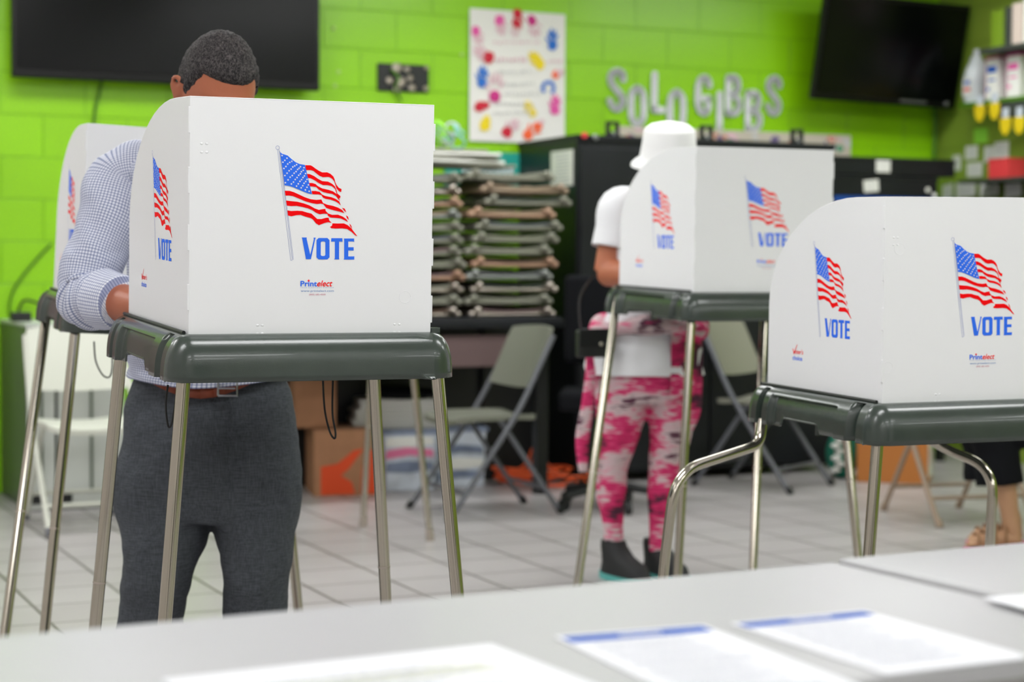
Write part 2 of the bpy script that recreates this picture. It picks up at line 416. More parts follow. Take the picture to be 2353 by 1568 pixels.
M_cordo = mat('orange_rubber', (232, 92, 40), 0.5); M_lock = mat('light_grey_enamel', (196, 200, 194), 0.4); M_lockd = mat('grey_green_side', (88, 98, 82), 0.4)
M_green2 = mat('dark_green_enamel', (16, 64, 48), 0.3, spec=0.6); M_tealp = mat('teal_banner', (36, 176, 160), 0.6)
M_glit = glitter_mat(); M_pap2 = mat('poster_paper', (236, 234, 230), 0.7)
PAINT = {k: mat('paint_' + k, c, 0.6) for k, c in dict(pink=(232, 90, 170), magenta=(206, 44, 134), crimson=(206, 20, 52), blue=(34, 112, 208), yellow=(242, 216, 24), orange=(252, 104, 54), rose=(226, 190, 200), grey=(206, 206, 206), lime=(150, 220, 70)).items()}
M_note = mat('note_paper', (234, 234, 228), 0.7); M_tagy = mat('yellow_tag', (226, 200, 20), 0.6); M_redb = mat('red_box_card', (222, 62, 66), 0.6)
M_shelf = mat('dark_grey_shelf', (62, 68, 62), 0.5); M_olive = mat('olive_cabinet', (120, 150, 40), 0.35)
M_jug = mat('translucent_jug', (206, 212, 214), 0.4, spec=0.4); M_mag = mat('magenta_card', (190, 50, 130), 0.6); M_mauve = mat('mauve_panel', (120, 98, 98), 0.6)
M_clear = mat('clear_storage_plastic', (206, 214, 224), 0.25, spec=0.5, var=0.2, vscale=9); M_bagb = mat('slate_blue_film', (122, 134, 158), 0.3, var=0.3, vscale=9)
M_gold = mat('brushed_snap', (190, 186, 170), 0.3, metal=0.8); M_greenw = mat('green_fabric', (20, 120, 96), 0.8)
M_sandal = mat('tan_sandal_strap', (150, 112, 78), 0.6); M_pinkf = mat('pink_sole', (226, 120, 160), 0.6); M_blackf = mat('black_cloth', (22, 23, 26), 0.9, spec=0.1)
M_skin3 = mat('light_tan_skin', (190, 146, 110), 0.5)

# ---------------------------------------------------------------- the room
M_silver_ = M_silver
TH = 0.43; WC = 9.0
WN = V((-math.sin(TH), math.cos(TH), 0)); WX = V((math.cos(TH), math.sin(TH), 0))
Rw = Matrix.Rotation(TH, 3, 'Z')
def wallpt(px, py, off=0.0):
    d = ray(px, py); t = (WC - off) / d.dot(WN); return V((0, 0, HC)) + d * t
corner = wallpt(2150, 600)
def wl(p):
    """world point -> (s along the wall, height)"""
    return (p - WN * WC).dot(WX), p.z
s_corner = wl(corner)[0]
CEIL = 2.9
def struct(mb, name, m, **k): return tag(mb.build(name, m, **k), kind='structure')

# floor, laid square to the walls
fl = MB(); fl.box((0.8, 0, -0.05), (16, 16, 0.1)); o = struct(fl, 'floor', M_floor); o.location = WN * 2.0 + V((0.12, 0.0, 0)); o.rotation_euler.z = TH
# back wall
L0 = -1.7
b_ = MB(); b_.box(((L0 + s_corner) / 2, 0.1, CEIL / 2), (s_corner - L0, 0.2, CEIL)); o = struct(b_, 'wall_back', M_wall); o.location = WN * WC; o.rotation_euler.z = TH
b_ = MB(); b_.box((0, 0, CEIL / 2), (14.0, 0.2, CEIL)); o = struct(b_, 'wall_left', mat('mauve_grey_paint', (206, 200, 200), 0.6))
o.location = WN * (WC - 7.0) + WX * (-1.7); o.rotation_euler.z = TH + PI / 2
# right wall comes from the corner towards the camera
b_ = MB(); b_.box((0, 0, CEIL / 2), (14.0, 0.2, CEIL)); o = struct(b_, 'wall_right', wall_mat(((136, 160, 58), (132, 156, 56), (118, 142, 48)), 'painted_block_olive_sheen'))  # green block wall with its olive sheen put into the colour
o.location = WN * (WC - 7.0) + WX * (s_corner + 0.1); o.rotation_euler.z = TH - PI / 2
# wall behind the camera; dark doors added to give the steel reflections contrast
b_ = MB(); b_.box((0, 0, CEIL / 2), (s_corner + 1.9, 0.2, CEIL)); o = struct(b_, 'wall_front', mat('warm_grey_paint', (214, 210, 204), 0.7))
o.location = WN * (WC - 14.0) + WX * ((s_corner - 1.7) / 2); o.rotation_euler.z = TH
for k, s_ in enumerate((0.6, 1.55, 4.6, 5.55)):
    b_ = MB(); b_.box((0, 0, 1.05), (0.92, 0.05, 2.1)); o = struct(b_, 'door_%d' % (k + 1), mat('dark_contrast_door', (48, 46, 48), 0.4)); o.location = WN * (WC - 13.87) + WX * s_; o.rotation_euler.z = TH
    b_ = MB(); b_.tube([(0.36 if k % 2 == 0 else -0.36, .03, .95), (0.36 if k % 2 == 0 else -0.36, .07, .95), (0.36 if k % 2 == 0 else -0.36, .07, 1.15), (0.36 if k % 2 == 0 else -0.36, .03, 1.15)], .01, 8); b_.build('door_handle', M_silver_, o)
b_ = MB(); b_.box((0.4, 0, CEIL + 0.05), (13.6, 15, 0.1)); o = struct(b_, 'ceiling', M_ceil); o.location = WN * 2.0; o.rotation_euler.z = TH
# recessed ceiling lamps in rows
first = None
for i, sx_ in enumerate((-0.9, 1.4, 3.6, 5.8)):
    for j, dy in enumerate((-3.2, -1.2, 2.6, 5.6, 7.6)):
        p = WX * sx_ + WN * dy + V((0, 0, CEIL))
        if first is None:
            first = empty('ceiling_lamp', p, TH)
            fr = MB()
            for a, bb, c_, d_ in ((0, .32, 1.24, .04), (0, -.32, 1.24, .04)): fr.box((a, bb, -.012), (c_, d_, .03))
            for a in (-.62, .62): fr.box((a, 0, -.012), (.04, .68, .03))
            fr.build('lamp_frame', M_ceil, first); MB().box((0, 0, -.008), (1.2, .6, .012)).build('diffuser', M_lamp, first); l_ = first
        else:
            l_ = copy_tree(first); l_.location = p
        tag(l_, 'white rectangular ceiling lamp, %s row from the back wall, %s column from the left' % (('fifth', 'fourth', 'third', 'second', 'first')[j], ('first', 'second', 'third', 'last')[i]), 'ceiling lamp', 'ceiling lamps over the hall')
# ---------------------------------------------------------------- voting booths
PRINT={'CANTON':[(176.1,358.2),(179.7,355.0),(184.7,353.5),(191.4,351.6),(198.9,345.3),(207.3,339.1),(215.7,335.6),(226.0,334.2),(227.8,328.2),(231.0,315.3),(235.4,298.3),(241.0,277.6),(234.8,278.5),(226.4,281.1),(214.6,285.8),(202.9,290.4),(194.5,292.7),(185.9,293.6),(183.6,310.2),(180.0,334.4)],'R1':[(226.7,333.7),(237.4,333.8),(241.6,331.8),(247.6,327.5),(254.3,323.5),(261.1,320.4),(271.2,320.8),(278.0,318.0),(283.5,313.2),(286.2,308.4),(287.7,302.7),(290.1,297.0),(295.3,290.9),(300.9,288.5),(300.2,282.3),(295.4,284.5),(290.6,289.6),(288.4,296.1),(285.8,303.4),(281.5,308.3),(276.4,311.4),(271.3,311.8),(262.9,311.1),(256.1,313.4),(249.4,318.2),(243.4,322.9),(238.4,324.4),(228.8,324.2)],'R2':[(230.4,316.9),(236.0,316.6),(244.4,313.2),(252.9,307.7),(261.3,303.4),(273.1,302.7),(281.6,298.5),(286.8,294.1),(289.9,288.0),(292.4,279.5),(298.9,274.7),(298.1,269.8),(292.5,273.3),(290.3,281.5),(288.2,287.6),(285.1,291.2),(280.0,294.3),(271.5,295.8),(263.1,295.6),(254.6,299.5),(246.2,304.7),(237.7,308.5),(232.4,308.8)],'R3':[(235.0,299.2),(241.2,299.3),(247.9,297.5),(252.2,293.8),(261.5,289.1),(275.0,286.4),(283.5,283.8),(290.4,279.0),(295.6,271.7),(297.7,264.9),(293.9,269.2),(289.6,274.6),(281.9,278.7),(273.4,279.8),(263.3,282.1),(254.8,286.5),(249.7,291.3),(243.0,292.3),(236.6,292.7)],'R4':[(240.2,283.8),(248.1,283.9),(256.6,282.1),(261.7,276.9),(268.5,274.2),(280.3,272.3),(288.8,269.2),(296.5,264.4),(300.0,256.2),(294.9,260.6),(288.9,264.3),(278.7,267.4),(268.5,268.8),(263.4,271.2),(260.0,276.0),(254.9,277.1),(241.8,277.3)],'R5':[(186.3,283.1),(196.3,283.0),(204.7,280.7),(214.7,276.5),(226.5,271.3),(238.3,267.5),(250.0,266.4),(260.1,267.5),(263.6,260.6),(272.1,257.4),(283.9,255.2),(294.1,252.0),(302.7,247.3),(307.4,241.1),(299.3,243.6),(290.8,245.4),(280.6,247.7),(270.4,250.9),(267.0,254.9),(264.4,258.5),(258.5,259.3),(251.8,258.3),(241.7,259.7),(228.2,263.2),(214.8,268.4),(203.1,273.0),(194.7,274.0),(187.8,273.6)],'R5T':[(302.1,251.8),(307.8,250.1),(311.3,243.0),(307.0,245.7)],'R6':[(189.0,264.2),(198.2,263.2),(211.5,262.2),(225.0,259.1),(236.7,255.2),(246.9,249.7),(255.3,246.9),(263.7,248.6),(268.4,249.2),(269.2,245.1),(274.0,240.3),(282.5,237.5),(294.3,238.1),(304.6,234.2),(311.5,229.3),(315.3,223.6),(308.1,227.3),(299.5,230.8),(291.0,231.5),(279.2,232.2),(274.0,235.4),(272.6,239.4),(265.5,239.7),(257.1,238.4),(248.7,241.6),(241.9,246.4),(233.4,249.5),(221.7,252.2),(210.0,254.0),(200.0,253.4),(190.8,254.2)],'R6T':[(310.5,237.2),(314.8,234.3),(316.9,227.4),(313.1,231.0)],'R7':[(191.7,245.1),(200.1,243.8),(211.8,244.6),(221.8,244.1),(231.9,241.3),(240.3,239.5),(245.4,235.0),(252.2,229.0),(260.6,229.0),(270.7,231.7),(275.3,231.8),(276.7,226.4),(281.8,221.9),(274.2,222.9),(267.5,221.4),(255.7,216.8),(249.8,220.3),(243.8,227.6),(238.7,230.8),(228.6,233.1),(218.5,236.6),(210.2,235.8),(200.2,233.5),(193.0,235.1)],'R7B':[(282.7,220.7),(294.6,220.6),(306.5,221.0),(314.2,217.8),(321.9,211.7),(327.2,204.8),(334.7,195.8),(330.7,197.4),(322.0,204.8),(313.4,209.9),(303.2,211.1),(287.9,210.6),(281.1,211.2),(278.2,213.8),(281.9,215.8),(283.1,219.1)],'R7T':[(317.5,220.8),(321.0,217.9),(324.2,210.2),(320.2,214.6)],'V':[(221.4,192.3),(231.5,192.4),(231.5,189.1),(239.1,158.4),(246.0,189.2),(245.2,192.2),(249.8,192.2),(248.6,189.2),(240.6,149.9),(230.5,149.8),(222.6,189.8)],'O1':[(255.5,191.6),(273.4,191.8),(277.7,187.7),(278.2,153.7),(274.0,149.6),(256.1,149.5),(251.8,153.6),(251.4,187.5)],'O2':[(262.0,184.9),(267.3,185.0),(269.3,183.0),(269.6,158.3),(267.6,156.3),(262.4,156.2),(260.3,158.2),(260.0,183.0)],'T':[(281.4,191.5),(303.8,191.7),(304.3,184.8),(297.3,185.1),(297.7,151.8),(298.3,149.7),(287.6,149.6),(289.1,151.8),(288.6,185.0),(281.0,184.6)],'E':[(306.9,191.1),(327.9,191.3),(328.3,184.5),(326.6,185.4),(316.0,185.3),(316.2,173.9),(327.3,174.0),(327.4,167.5),(316.3,167.5),(316.4,155.7),(327.0,155.8),(328.9,156.3),(328.8,149.5),(307.0,149.4),(308.1,151.6),(307.6,189.0)],'STARS':[(180.3,351.3),(190.1,346.4),(185.9,342.1),(182.1,338.5),(199.8,340.5),(195.7,338.3),(191.7,335.2),(188.1,330.2),(184.2,326.3),(209.5,334.3),(205.7,331.9),(201.9,329.6),(198.5,325.4),(194.7,322.1),(190.6,317.3),(186.3,312.6),(217.2,330.4),(214.4,327.4),(211.5,324.9),(208.5,320.8),(204.7,317.7),(201.0,312.9),(196.8,309.7),(192.7,304.3),(187.5,298.7),(224.3,328.8),(222.8,323.6),(219.2,320.7),(217.2,316.6),(213.9,313.8),(210.7,309.2),(207.0,305.4),(203.6,300.3),(199.5,296.5),(227.6,317.4),(225.3,312.8),(222.5,309.5),(219.7,305.3),(216.4,301.9),(213.3,297.1),(209.9,292.5),(230.6,306.0),(228.1,301.8),(224.8,298.5),(222.2,293.5),(219.2,289.3),(233.4,295.4),(230.8,290.6),(227.6,285.5),(235.2,282.9)],'POLE':[(171.1,362.9),(200.0,146.9),(173.9,362.6),(203.2,148.1),(175.9,360.1),(205.4,148.6),(171.4,366.2)]}
PW, PD, PH, FLR = 0.4907, 0.4977, 0.46, 0.0706
SU, SV = 0.4611, -0.0116
sdL = V((-math.sin(FLR), math.cos(FLR), 0)); sdR = V((math.sin(FLR), math.cos(FLR), 0))
def star(c, r, n=5, a0=0.0, k=0.42):
    return [(c[0] + (r if i % 2 == 0 else r * k) * math.sin(a0 + PI * i / n), c[1] + (r if i % 2 == 0 else r * k) * math.cos(a0 + PI * i / n)) for i in range(2 * n)]
def strip(a, b, wd):
    a = V((a[0], a[1])); b = V((b[0], b[1])); d = (b - a).normalized(); n = V((-d.y, d.x)) * wd / 2
    return [tuple(a + n), tuple(b + n), tuple(b - n), tuple(a - n)]
def flag_mb(mapf, small):
    """printed flag and VOTE; mapf maps print millimetres and a lift to the local frame"""
    mb = MB(); G = lambda lift: (lambda p: mapf(p[0] / 1000, p[1] / 1000, lift))
    for k in ('R1', 'R2', 'R3', 'R4', 'R5', 'R5T', 'R6', 'R6T', 'R7', 'R7B', 'R7T'): mb.poly(PRINT[k], G(.0005), 1)
    mb.poly(PRINT['CANTON'], G(.0006), 0)
    for c_ in PRINT['STARS']: mb.poly(star(c_, 2.3, a0=.1), G(.0009), 3)
    P = PRINT['POLE']
    for i in (0, 2, 4): mb.poly(strip(P[i], P[i + 1], .55), G(.0005), 2)
    mb.poly(strip(P[1], P[3], .55), G(.0005), 2)
    kc = P[6]; n = 18
    for i in range(n):
        a, b = 2 * PI * i / n, 2 * PI * (i + 1) / n
        mb.poly([(kc[0] + r * math.cos(t), kc[1] + r * math.sin(t)) for r, t in ((4.0, a), (4.0, b), (3.4, b), (3.4, a))], G(.0005), 2)
    for k in ('V', 'T', 'E'): mb.poly(PRINT[k], G(.0005), 0)
    A, B = PRINT['O1'], PRINT['O2']
    for i in range(8): mb.poly([A[i], A[(i + 1) % 8], B[(i + 1) % 8], B[i]], G(.0005), 0)
    return mb
def logo_mb(mapf):
    mb = MB(); G = lambda ox, oy, sh=0: (lambda p: mapf((ox + p[0] + sh * p[1]), oy + p[1], .0005))
    put_text(mb, 'Print', .0150, G(.2200, .0965), 0, bold=.00035, width=.0335)
    put_text(mb, 'elect', .0165, G(.2528, .0965, .26), 1, bold=.00025, width=.0305)
    mb.poly([(a / 1000, b / 1000) for a, b in star((236.4, 107.6), 3.2)], lambda p: mapf(p[0], p[1], .0009), 1)
    put_text(mb, 'YOUR ELECTIONS PARTNER', .0024, G(.2200, .0929), 2, spacing=1.7, width=.0678)
    put_text(mb, 'www.printelect.com', .0062, G(.2208, .0854), 2, width=.0672)
    put_text(mb, '(800) 682-4500', .0046, G(.2377, .0786), 3, width=.0334)
    return mb
def choice_mb(mapf):
    mb = MB(); X0 = .4611 - .3804   # print x of the logo on the side panel
    G = lambda ox, oy, sh=0: (lambda p: mapf(ox + p[0] + sh * p[1], oy + p[1], .0005))
    v0 = .0895
    put_text(mb, 'oter\'s', .0150, G(X0 + .0100, v0, .18), 1, bold=.0002, width=.0370)
    mb.poly([(X0 + .000, v0 + .010), (X0 + .0025, v0 + .0115), (X0 + .0065, v0 + .003), (X0 + .0205, v0 + .0225), (X0 + .0215, v0 + .0215), (X0 + .0075, v0 - .002), (X0 + .0055, v0 - .002)], lambda p: mapf(p[0], p[1], .0006), 1)
    put_text(mb, 'choice', .0150, G(X0 + .0002, v0 - .0155), 0, bold=.0002, width=.0440)
    return mb
PM = [M_blue, M_red, M_pblue, M_pwhite]; LM = [M_blue, M_red, M_lblue, M_lred]

def side_outline():
    pts = [(0, 0), (0, PH)]
    pts.append((0.11, PH))
    for k in range(1, 15):
        a = PI / 2 * k / 14; pts.append((0.11 + (PD - .003 - .11) * math.sin(a), .20 + .26 * math.cos(a)))
    pts.append((PD, 0)); return pts

def make_booth(org, yaw, pt, rl, label, group, foot=None, feet=None, legs=None, cords=(), marks=True):
    """org: fold corner of the panel foot (world). The body tilts by pt, rl like the real one."""
    root = empty('voting_booth', (org[0], org[1], 0), yaw, label, 'voting booth', group)
    Tl = Matrix.Translation((0, 0, org[2])) @ (Matrix.Rotation(pt, 4, 'X') @ Matrix.Rotation(rl, 4, 'Y'))
    # --- privacy screen
    t = .0038
    fp = MB(); fp.box((PW / 2, t / 2, PH / 2), (PW, t, PH)); 
    for k in range(4):                                       # slotted tabs along both edges
        zz = .05 + k * .115
        fp.box((PW + .0015, t * .5 + .002, zz), (.005, t, .055)); 
    fp.box((PW / 2, t / 2, PH - .001), (PW, t * 1.15, .002))
    fp.xf(Tl); front = fp.build('front_panel', M_white, root, bevel=.0008, seg=1)
    mf = lambda u, v, l: Tl @ V((u, -l, v))
    flag_mb(mf, False).build('flag_print', PM, front); logo_mb(mf).build('logo_print', LM, front)
    n_l = V((-math.cos(FLR), -math.sin(FLR), 0))
    for side in (0, 1):
        sd = sdL if side == 0 else sdR; nn = n_l if side == 0 else V((math.cos(FLR), -math.sin(FLR), 0))
        bx = V((0, 0, 0)) if side == 0 else V((PW, 0, 0))
        sm = MB(); sm.prism(side_outline(), 0, 1, fn=lambda p: bx + sd * p.x - nn * (p.y * t) + V((0, 0, p.z)))
        if side == 0:
            for zz in (.075, .19, .30, .415):               # fold tabs
                sm.box(V((-.001, .002, zz)), (.004, .006, .05))
        sm.xf(Tl); so = sm.build('side_panel', M_white, root, bevel=.0008, seg=1)
        if side == 0: ms = lambda u, v, l: Tl @ (sd * (SU - u) + nn * l + V((0, 0, v + SV)))
        else: ms = lambda u, v, l: Tl @ (V((PW, 0, 0)) + sd * (u - .03) + nn * l + V((0, 0, v + SV)))
        flag_mb(ms, True).build('flag_print', PM, so)
        if side == 0:
            mc = lambda u, v, l: Tl @ (sd * (SU - u) + nn * l + V((0, 0, v)))
            choice_mb(mc).build('logo_print', LM, so)
    if marks:                                                # moulded rings and clips pressed into the plastic
        for (u, v, r) in (((.038, .345, .013), (.012, .083, .013)) if marks == 2 else ((PW - .055, .075, .012),)):
            rg = MB(); rg.tube([Tl @ V((u + r * math.cos(a), -.0001, v + r * math.sin(a))) for a in [2 * PI * k / 24 for k in range(25)]], .00035, 5); rg.build('moulded_ring', M_white, front, smooth=True)
        for (u, v) in ((.028, .362), (.14, .012), (.42, .012)):
            for a in (-1, 1):
                for b in (-1, 1): rg = MB(); rg.ell(Tl @ V((u + a * .005, -.0001, v + b * .008)), (.0028, .0006, .0022), nu=8, nv=6); rg.build('moulded_dot', M_white, front, smooth=True)
    # --- tray: a skirt swept round the plan with a quarter-round profile
    Cn = [V((0, 0, 0)), V((PW, 0, 0)), V((PW + .035, .5, 0)), V((-.035, .5, 0))]
    samples = []; r0 = .008                                   # (base point, normal, edge, s)
    for e in range(4):
        a, b = Cn[e], Cn[(e + 1) % 4]; d = (b - a).normalized(); nrm = V((d.y, -d.x, 0))
        pv = Cn[e - 1]; dp = (a - pv).normalized(); np_ = V((dp.y, -dp.x, 0))
        a_in = a + (d - dp).normalized() * r0
        b_in_d = (Cn[(e + 2) % 4] - b).normalized(); b_in = b + (b_in_d - d).normalized() * r0
        for k in range(7):
            tt = k / 7; samples.append((a_in, (np_ * (1 - tt) + nrm * tt).normalized(), -1, 0))
        nn = 90 if e in (1, 3) else 16
        for k in range(nn + 1):
            samples.append((a_in.lerp(b_in, k / nn), nrm, e, k / nn))
    NP = 20; mb = MB(); vv = []; n = len(samples)
    def sm_(x, a, b): 
        x = max(0.0, min(1.0, (x - a) / (b - a))); return x * x * (3 - 2 * x)
    for (bp_, nr, e, s) in samples:
        if e == 3: s = 1 - s                                  # left side: s runs from the front corner back
        for j in range(NP + 1):
            tj = j / NP
            a = tj * PI / 2; off = .046 * math.sin(a) ** .86; z = -.090 * (1 - math.cos(a) ** .80)
            if e in (1, 3):
                g = max(sm_(s, .055, .070) * (1 - sm_(s, .125, .140)), sm_(s, .905, .915) * (1 - sm_(s, .945, .955))) * sm_(tj, .18, .3)
                off -= .020 * g
                rc = sm_(s, .245, .262) * (1 - sm_(s, .825, .842)) * sm_(tj, .44, .50)
                off -= .012 * rc
                nt_ = sm_(s, .40, .425) * (1 - sm_(s, .735, .76))
                z = max(z, -.090 + .024 * nt_)
            vv.append(Tl @ (bp_ + nr * (off + r0 - .001) + V((0, 0, z + .004))))
    fs = []
    for i in range(n):
        for j in range(NP):
            i2 = (i + 1) % n; fs.append((i * (NP + 1) + j, i * (NP + 1) + j + 1, i2 * (NP + 1) + j + 1, i2 * (NP + 1) + j))
    mb.add(vv, fs)
    tr = mb.build('tray_skirt', M_tray, root, smooth='auto', ang=50)
    sol = tr.modifiers.new('thickness', 'SOLIDIFY'); sol.thickness = .004; sol.offset = -1
    tb = MB(); tb.prism([(0, 0), (PW, 0), (PW + .035, .5), (-.035, .5)], -.010, .0005, fn=lambda p: Tl @ V((p.x, p.z, p.y)))
    tb.build('writing_surface', M_tray, root, bevel=.002)
    for bx, sd, nn in ((V((0, 0, 0)), sdL, n_l), (V((PW, 0, 0)), sdR, V((math.cos(FLR), -math.sin(FLR), 0)))):
        p0 = bx + nn * .006 + sd * .012 + V((0, 0, .006)); p1 = bx + nn * .006 + sd * .512 + V((0, 0, .006))
        rd = MB(); rd.tube([Tl @ p0, Tl @ p1], .0038, 8); rd.build('clip_rail', M_dark, root, smooth='auto')
    rd = MB(); rd.box(Tl @ V((PW + .012, .012, .006)), (.02, .02, .012)); rd.build('corner_clip', M_tray, root, bevel=.002)
    kb = MB(); kb.tube([Tl @ (sdL * .29 + n_l * -.02 + V((0, 0, -.07))), Tl @ (sdL * .29 + n_l * -.02 + V((0, 0, -.100)))], .010, 6)
    kb.build('latch_post', M_tray, root, smooth='auto')
    # --- legs
    I = root_m(root).inverted()
    tops = {'fl': V((-.004, .004, -.03)), 'fr': V((PW + .012, .004, -.03)), 'rr': V((PW + .015, .465, -.03)), 'rl': V((-.05, .475, -.03))}
    dfl = {'fl': V((-.085, -.055)), 'fr': V((.075, -.05)), 'rr': V((.07, .06)), 'rl': V((-.085, .05))}
    for k in ('fl', 'fr', 'rr', 'rl'):
        lg = MB(); p0 = Tl @ tops[k]
        if legs and k in legs:
            path = [I @ V(p) for p in legs[k]]; path = fillet(path, .085, 9)
            rad = .0125
        else:
            if feet and k in feet: q = I @ V(feet[k])
            else: q = V((p0.x + dfl[k].x, p0.y + dfl[k].y, .012))
            path = [p0, q]; rad = .0135
        lg.tube(path, rad, 20)
        lo = lg.build('leg', M_chrome, root, smooth='auto')
        fo = path[-1]; up = path[-2]; d = (up - fo).normalized()
        sl = MB(); ln = (path[-2] - path[-1]).length; mid = fo + d * ln * .42
        sl.tube([mid, mid + d * .004], rad + .0008, 20); sl.build('collar', M_satin, lo, smooth='auto')
        ft = MB(); ft.tube([V((fo.x, fo.y, 0.0)), V((fo.x, fo.y, .006)), fo + d * .035], [rad + .003, rad + .004, rad + .002], 16); ft.build('foot_cap', M_satin, lo, smooth='auto')
    for pts in cords:
        cm = MB(); cm.tube([I @ p for p in spl(pts, 8)], .0022, 8); cm.build('elastic_cord', M_cord, root, smooth=True)
    return root, Tl

G_B = 'voting booths with flag screens'
def worg(x, y, z): return (x, y, z + HC)
B1o = worg(-.6236, 3.5097, -.134)
B1 = make_booth(B1o, .3653, .0497, -.0006,
    'nearest voting booth, straight steel legs, in front of the checked shirt', G_B,
    cords=([at(386, 885, y=3.70), at(381, 930, y=3.70), at(386, 978, y=3.70), at(394, 975, y=3.70), at(402, 930, y=3.70), at(408, 885, y=3.70)],
           [at(742, 872, y=3.85), at(746, 940, y=3.85), at(757, 990, y=3.85), at(768, 1008, y=3.85), at(771, 995, y=3.85), at(764, 950, y=3.85), at(765, 872, y=3.85)]))
B4o = worg(.8192, 4.0234, -.2992)
B4 = make_booth(B4o, .3192, .0232, -.0103,
    'low voting booth at the right on bent steel legs, beyond the table joint', G_B,
    marks=2, legs={'rl': [at(1752, 965, y=4.45), at(1746, 1022, y=4.43), at(1552, 1085, y=4.25), at(1522, 1330, y=4.25), at(1508, 1700, z=.012)],
          'rr': [at(2120, 1000, y=4.60), at(2172, 1032, y=4.60), at(2284, 1078, y=4.50), at(2274, 1262, y=4.50), at(2262, 1600, z=.012)]})
B3o = worg(.5699, 5.7174, -.077)
B3 = make_booth(B3o, .3628, .0265, -.0014,
    'voting booth in the middle distance that hides the woman in the white hat', G_B, marks=False,
    feet={'rl': at(1320, 1400, z=.012), 'fl': at(1552, 1430, z=.012), 'rr': at(1727, 1385, z=.012), 'fr': at(1985, 1415, z=.012)})
p2 = at(183, 688, y=4.77)
B2 = make_booth((p2.x, p2.y, p2.z), .31, .03, .045,
    'voting booth partly behind the left elbow of the man in the checked shirt', G_B, marks=False,
    feet={'rl': at(-2, 1560, z=.012), 'fl': at(88, 1590, z=.012), 'fr': at(698, 1530, z=.012), 'rr': at(520, 1520, z=.012)},
    cords=([at(216, 785, y=4.8), at(220, 830, y=4.8), at(236, 862, y=4.8), at(252, 866, y=4.8), at(258, 840, y=4.8), at(256, 785, y=4.8)],))
B5o = (-.90, 7.12, 1.02)
B5 = make_booth(B5o, .34, .0, .0,
    'farthest voting booth, only its steel legs showing under the nearest booth', G_B, marks=False,
    feet={'fr': at(988, 1236, z=.012), 'fl': at(622, 1240, z=.012), 'rr': at(834, 1205, z=.012)})
# ---------------------------------------------------------------- people
def orient(f, up=(0, 0, 1)):
    """3x3 whose -y axis looks along f"""
    y = -V(f).normalized(); x = y.cross(V(up)).normalized(); z = x.cross(y); return Matrix((x, y, z)).transposed()

def head_fn(p):
    """p on an ellipsoid (.076,.098,.118); -y is the face"""
    x, y, z = p
    f = max(0.0, -y / .098)
    if z < -.01:                                             # narrow to the jaw, chin forward
        k = min(1, (-.01 - z) / .108); x *= 1 - .38 * k * k
        if y > 0: y *= 1 - .35 * k
        else: y = y * (1 + .10 * k) - .018 * k
    if z < -.04 and y < 0: z *= 1.0
    sock = math.exp(-((abs(x) - .032) ** 2) / .00022 - ((z - .002) ** 2) / .00012); y += .010 * sock * f
    y -= .006 * math.exp(-((z - .028) ** 2) / .00012) * f * (abs(x) < .06)
    y -= .006 * f * math.exp(-((abs(x) - .045) ** 2) / .0004 - ((z + .025) ** 2) / .0005)
    y -= .006 * f * math.exp(-(x ** 2) / .0005 - ((z + .060) ** 2) / .00008)
    return V((x, y, z))
def add_head(mb, Mh, c, k=1.0):
    S = Matrix.Scale(k, 3)
    mb.ell(c, (.076, .098, .118), M=Mh @ S, nu=48, nv=40, fn=head_fn)
    q = lambda *a: c + Mh @ (V(a) * k)
    mb.tube([q(0, -.088, .018), q(0, -.103, -.004), q(0, -.117, -.026), q(0, -.100, -.036)], [.008 * k, .010 * k, .0135 * k, .007 * k], 12)
    for s in (-1, 1):
        ez = -.018
        mb.ell(q(s * .012, -.104, -.030), (.008 * k, .010 * k, .007 * k), M=Mh, nu=10, nv=8)
        for pts in ([(.078, .004, .022), (.087, .016, .032), (.092, .028, .020), (.088, .026, -.004), (.080, .012, -.024), (.076, .004, -.026)], [(.077, .006, .006), (.082, .014, .012), (.084, .018, .0), (.079, .010, -.012)]):
            mb.tube(spl([q(s * a, b - .006, d + ez) for a, b, d in pts], 4), [.0055 * k] * (len(pts) * 4 - 3), 8)
        mb.ell(q(s * .080, .006, .002 + ez), (.004 * k, .012 * k, .022 * k), M=Mh, nu=10, nv=8)
    mb.tube([q(-.024, -.094, -.058), q(0, -.104, -.055), q(.024, -.094, -.058)], [.003 * k, .0065 * k, .003 * k], 8)
    mb.tube([q(-.022, -.093, -.066), q(0, -.103, -.067), q(.022, -.093, -.066)], [.003 * k, .007 * k, .003 * k], 8)
def add_eyes(root, Mh, c, k=1.0):
    for s in (-1, 1):
        e = MB(); p = c + Mh @ (V((s * .032, -.076, .003)) * k); e.ell(p, (.0115, .0115, .0115), nu=16, nv=10)
        e.ell(p + Mh @ V((0, -.0065, 0)), (.0058, .0058, .0058), nu=12, nv=8, mi=1); e.build('eye', [M_eye, M_iris], root, smooth=True, world=True)
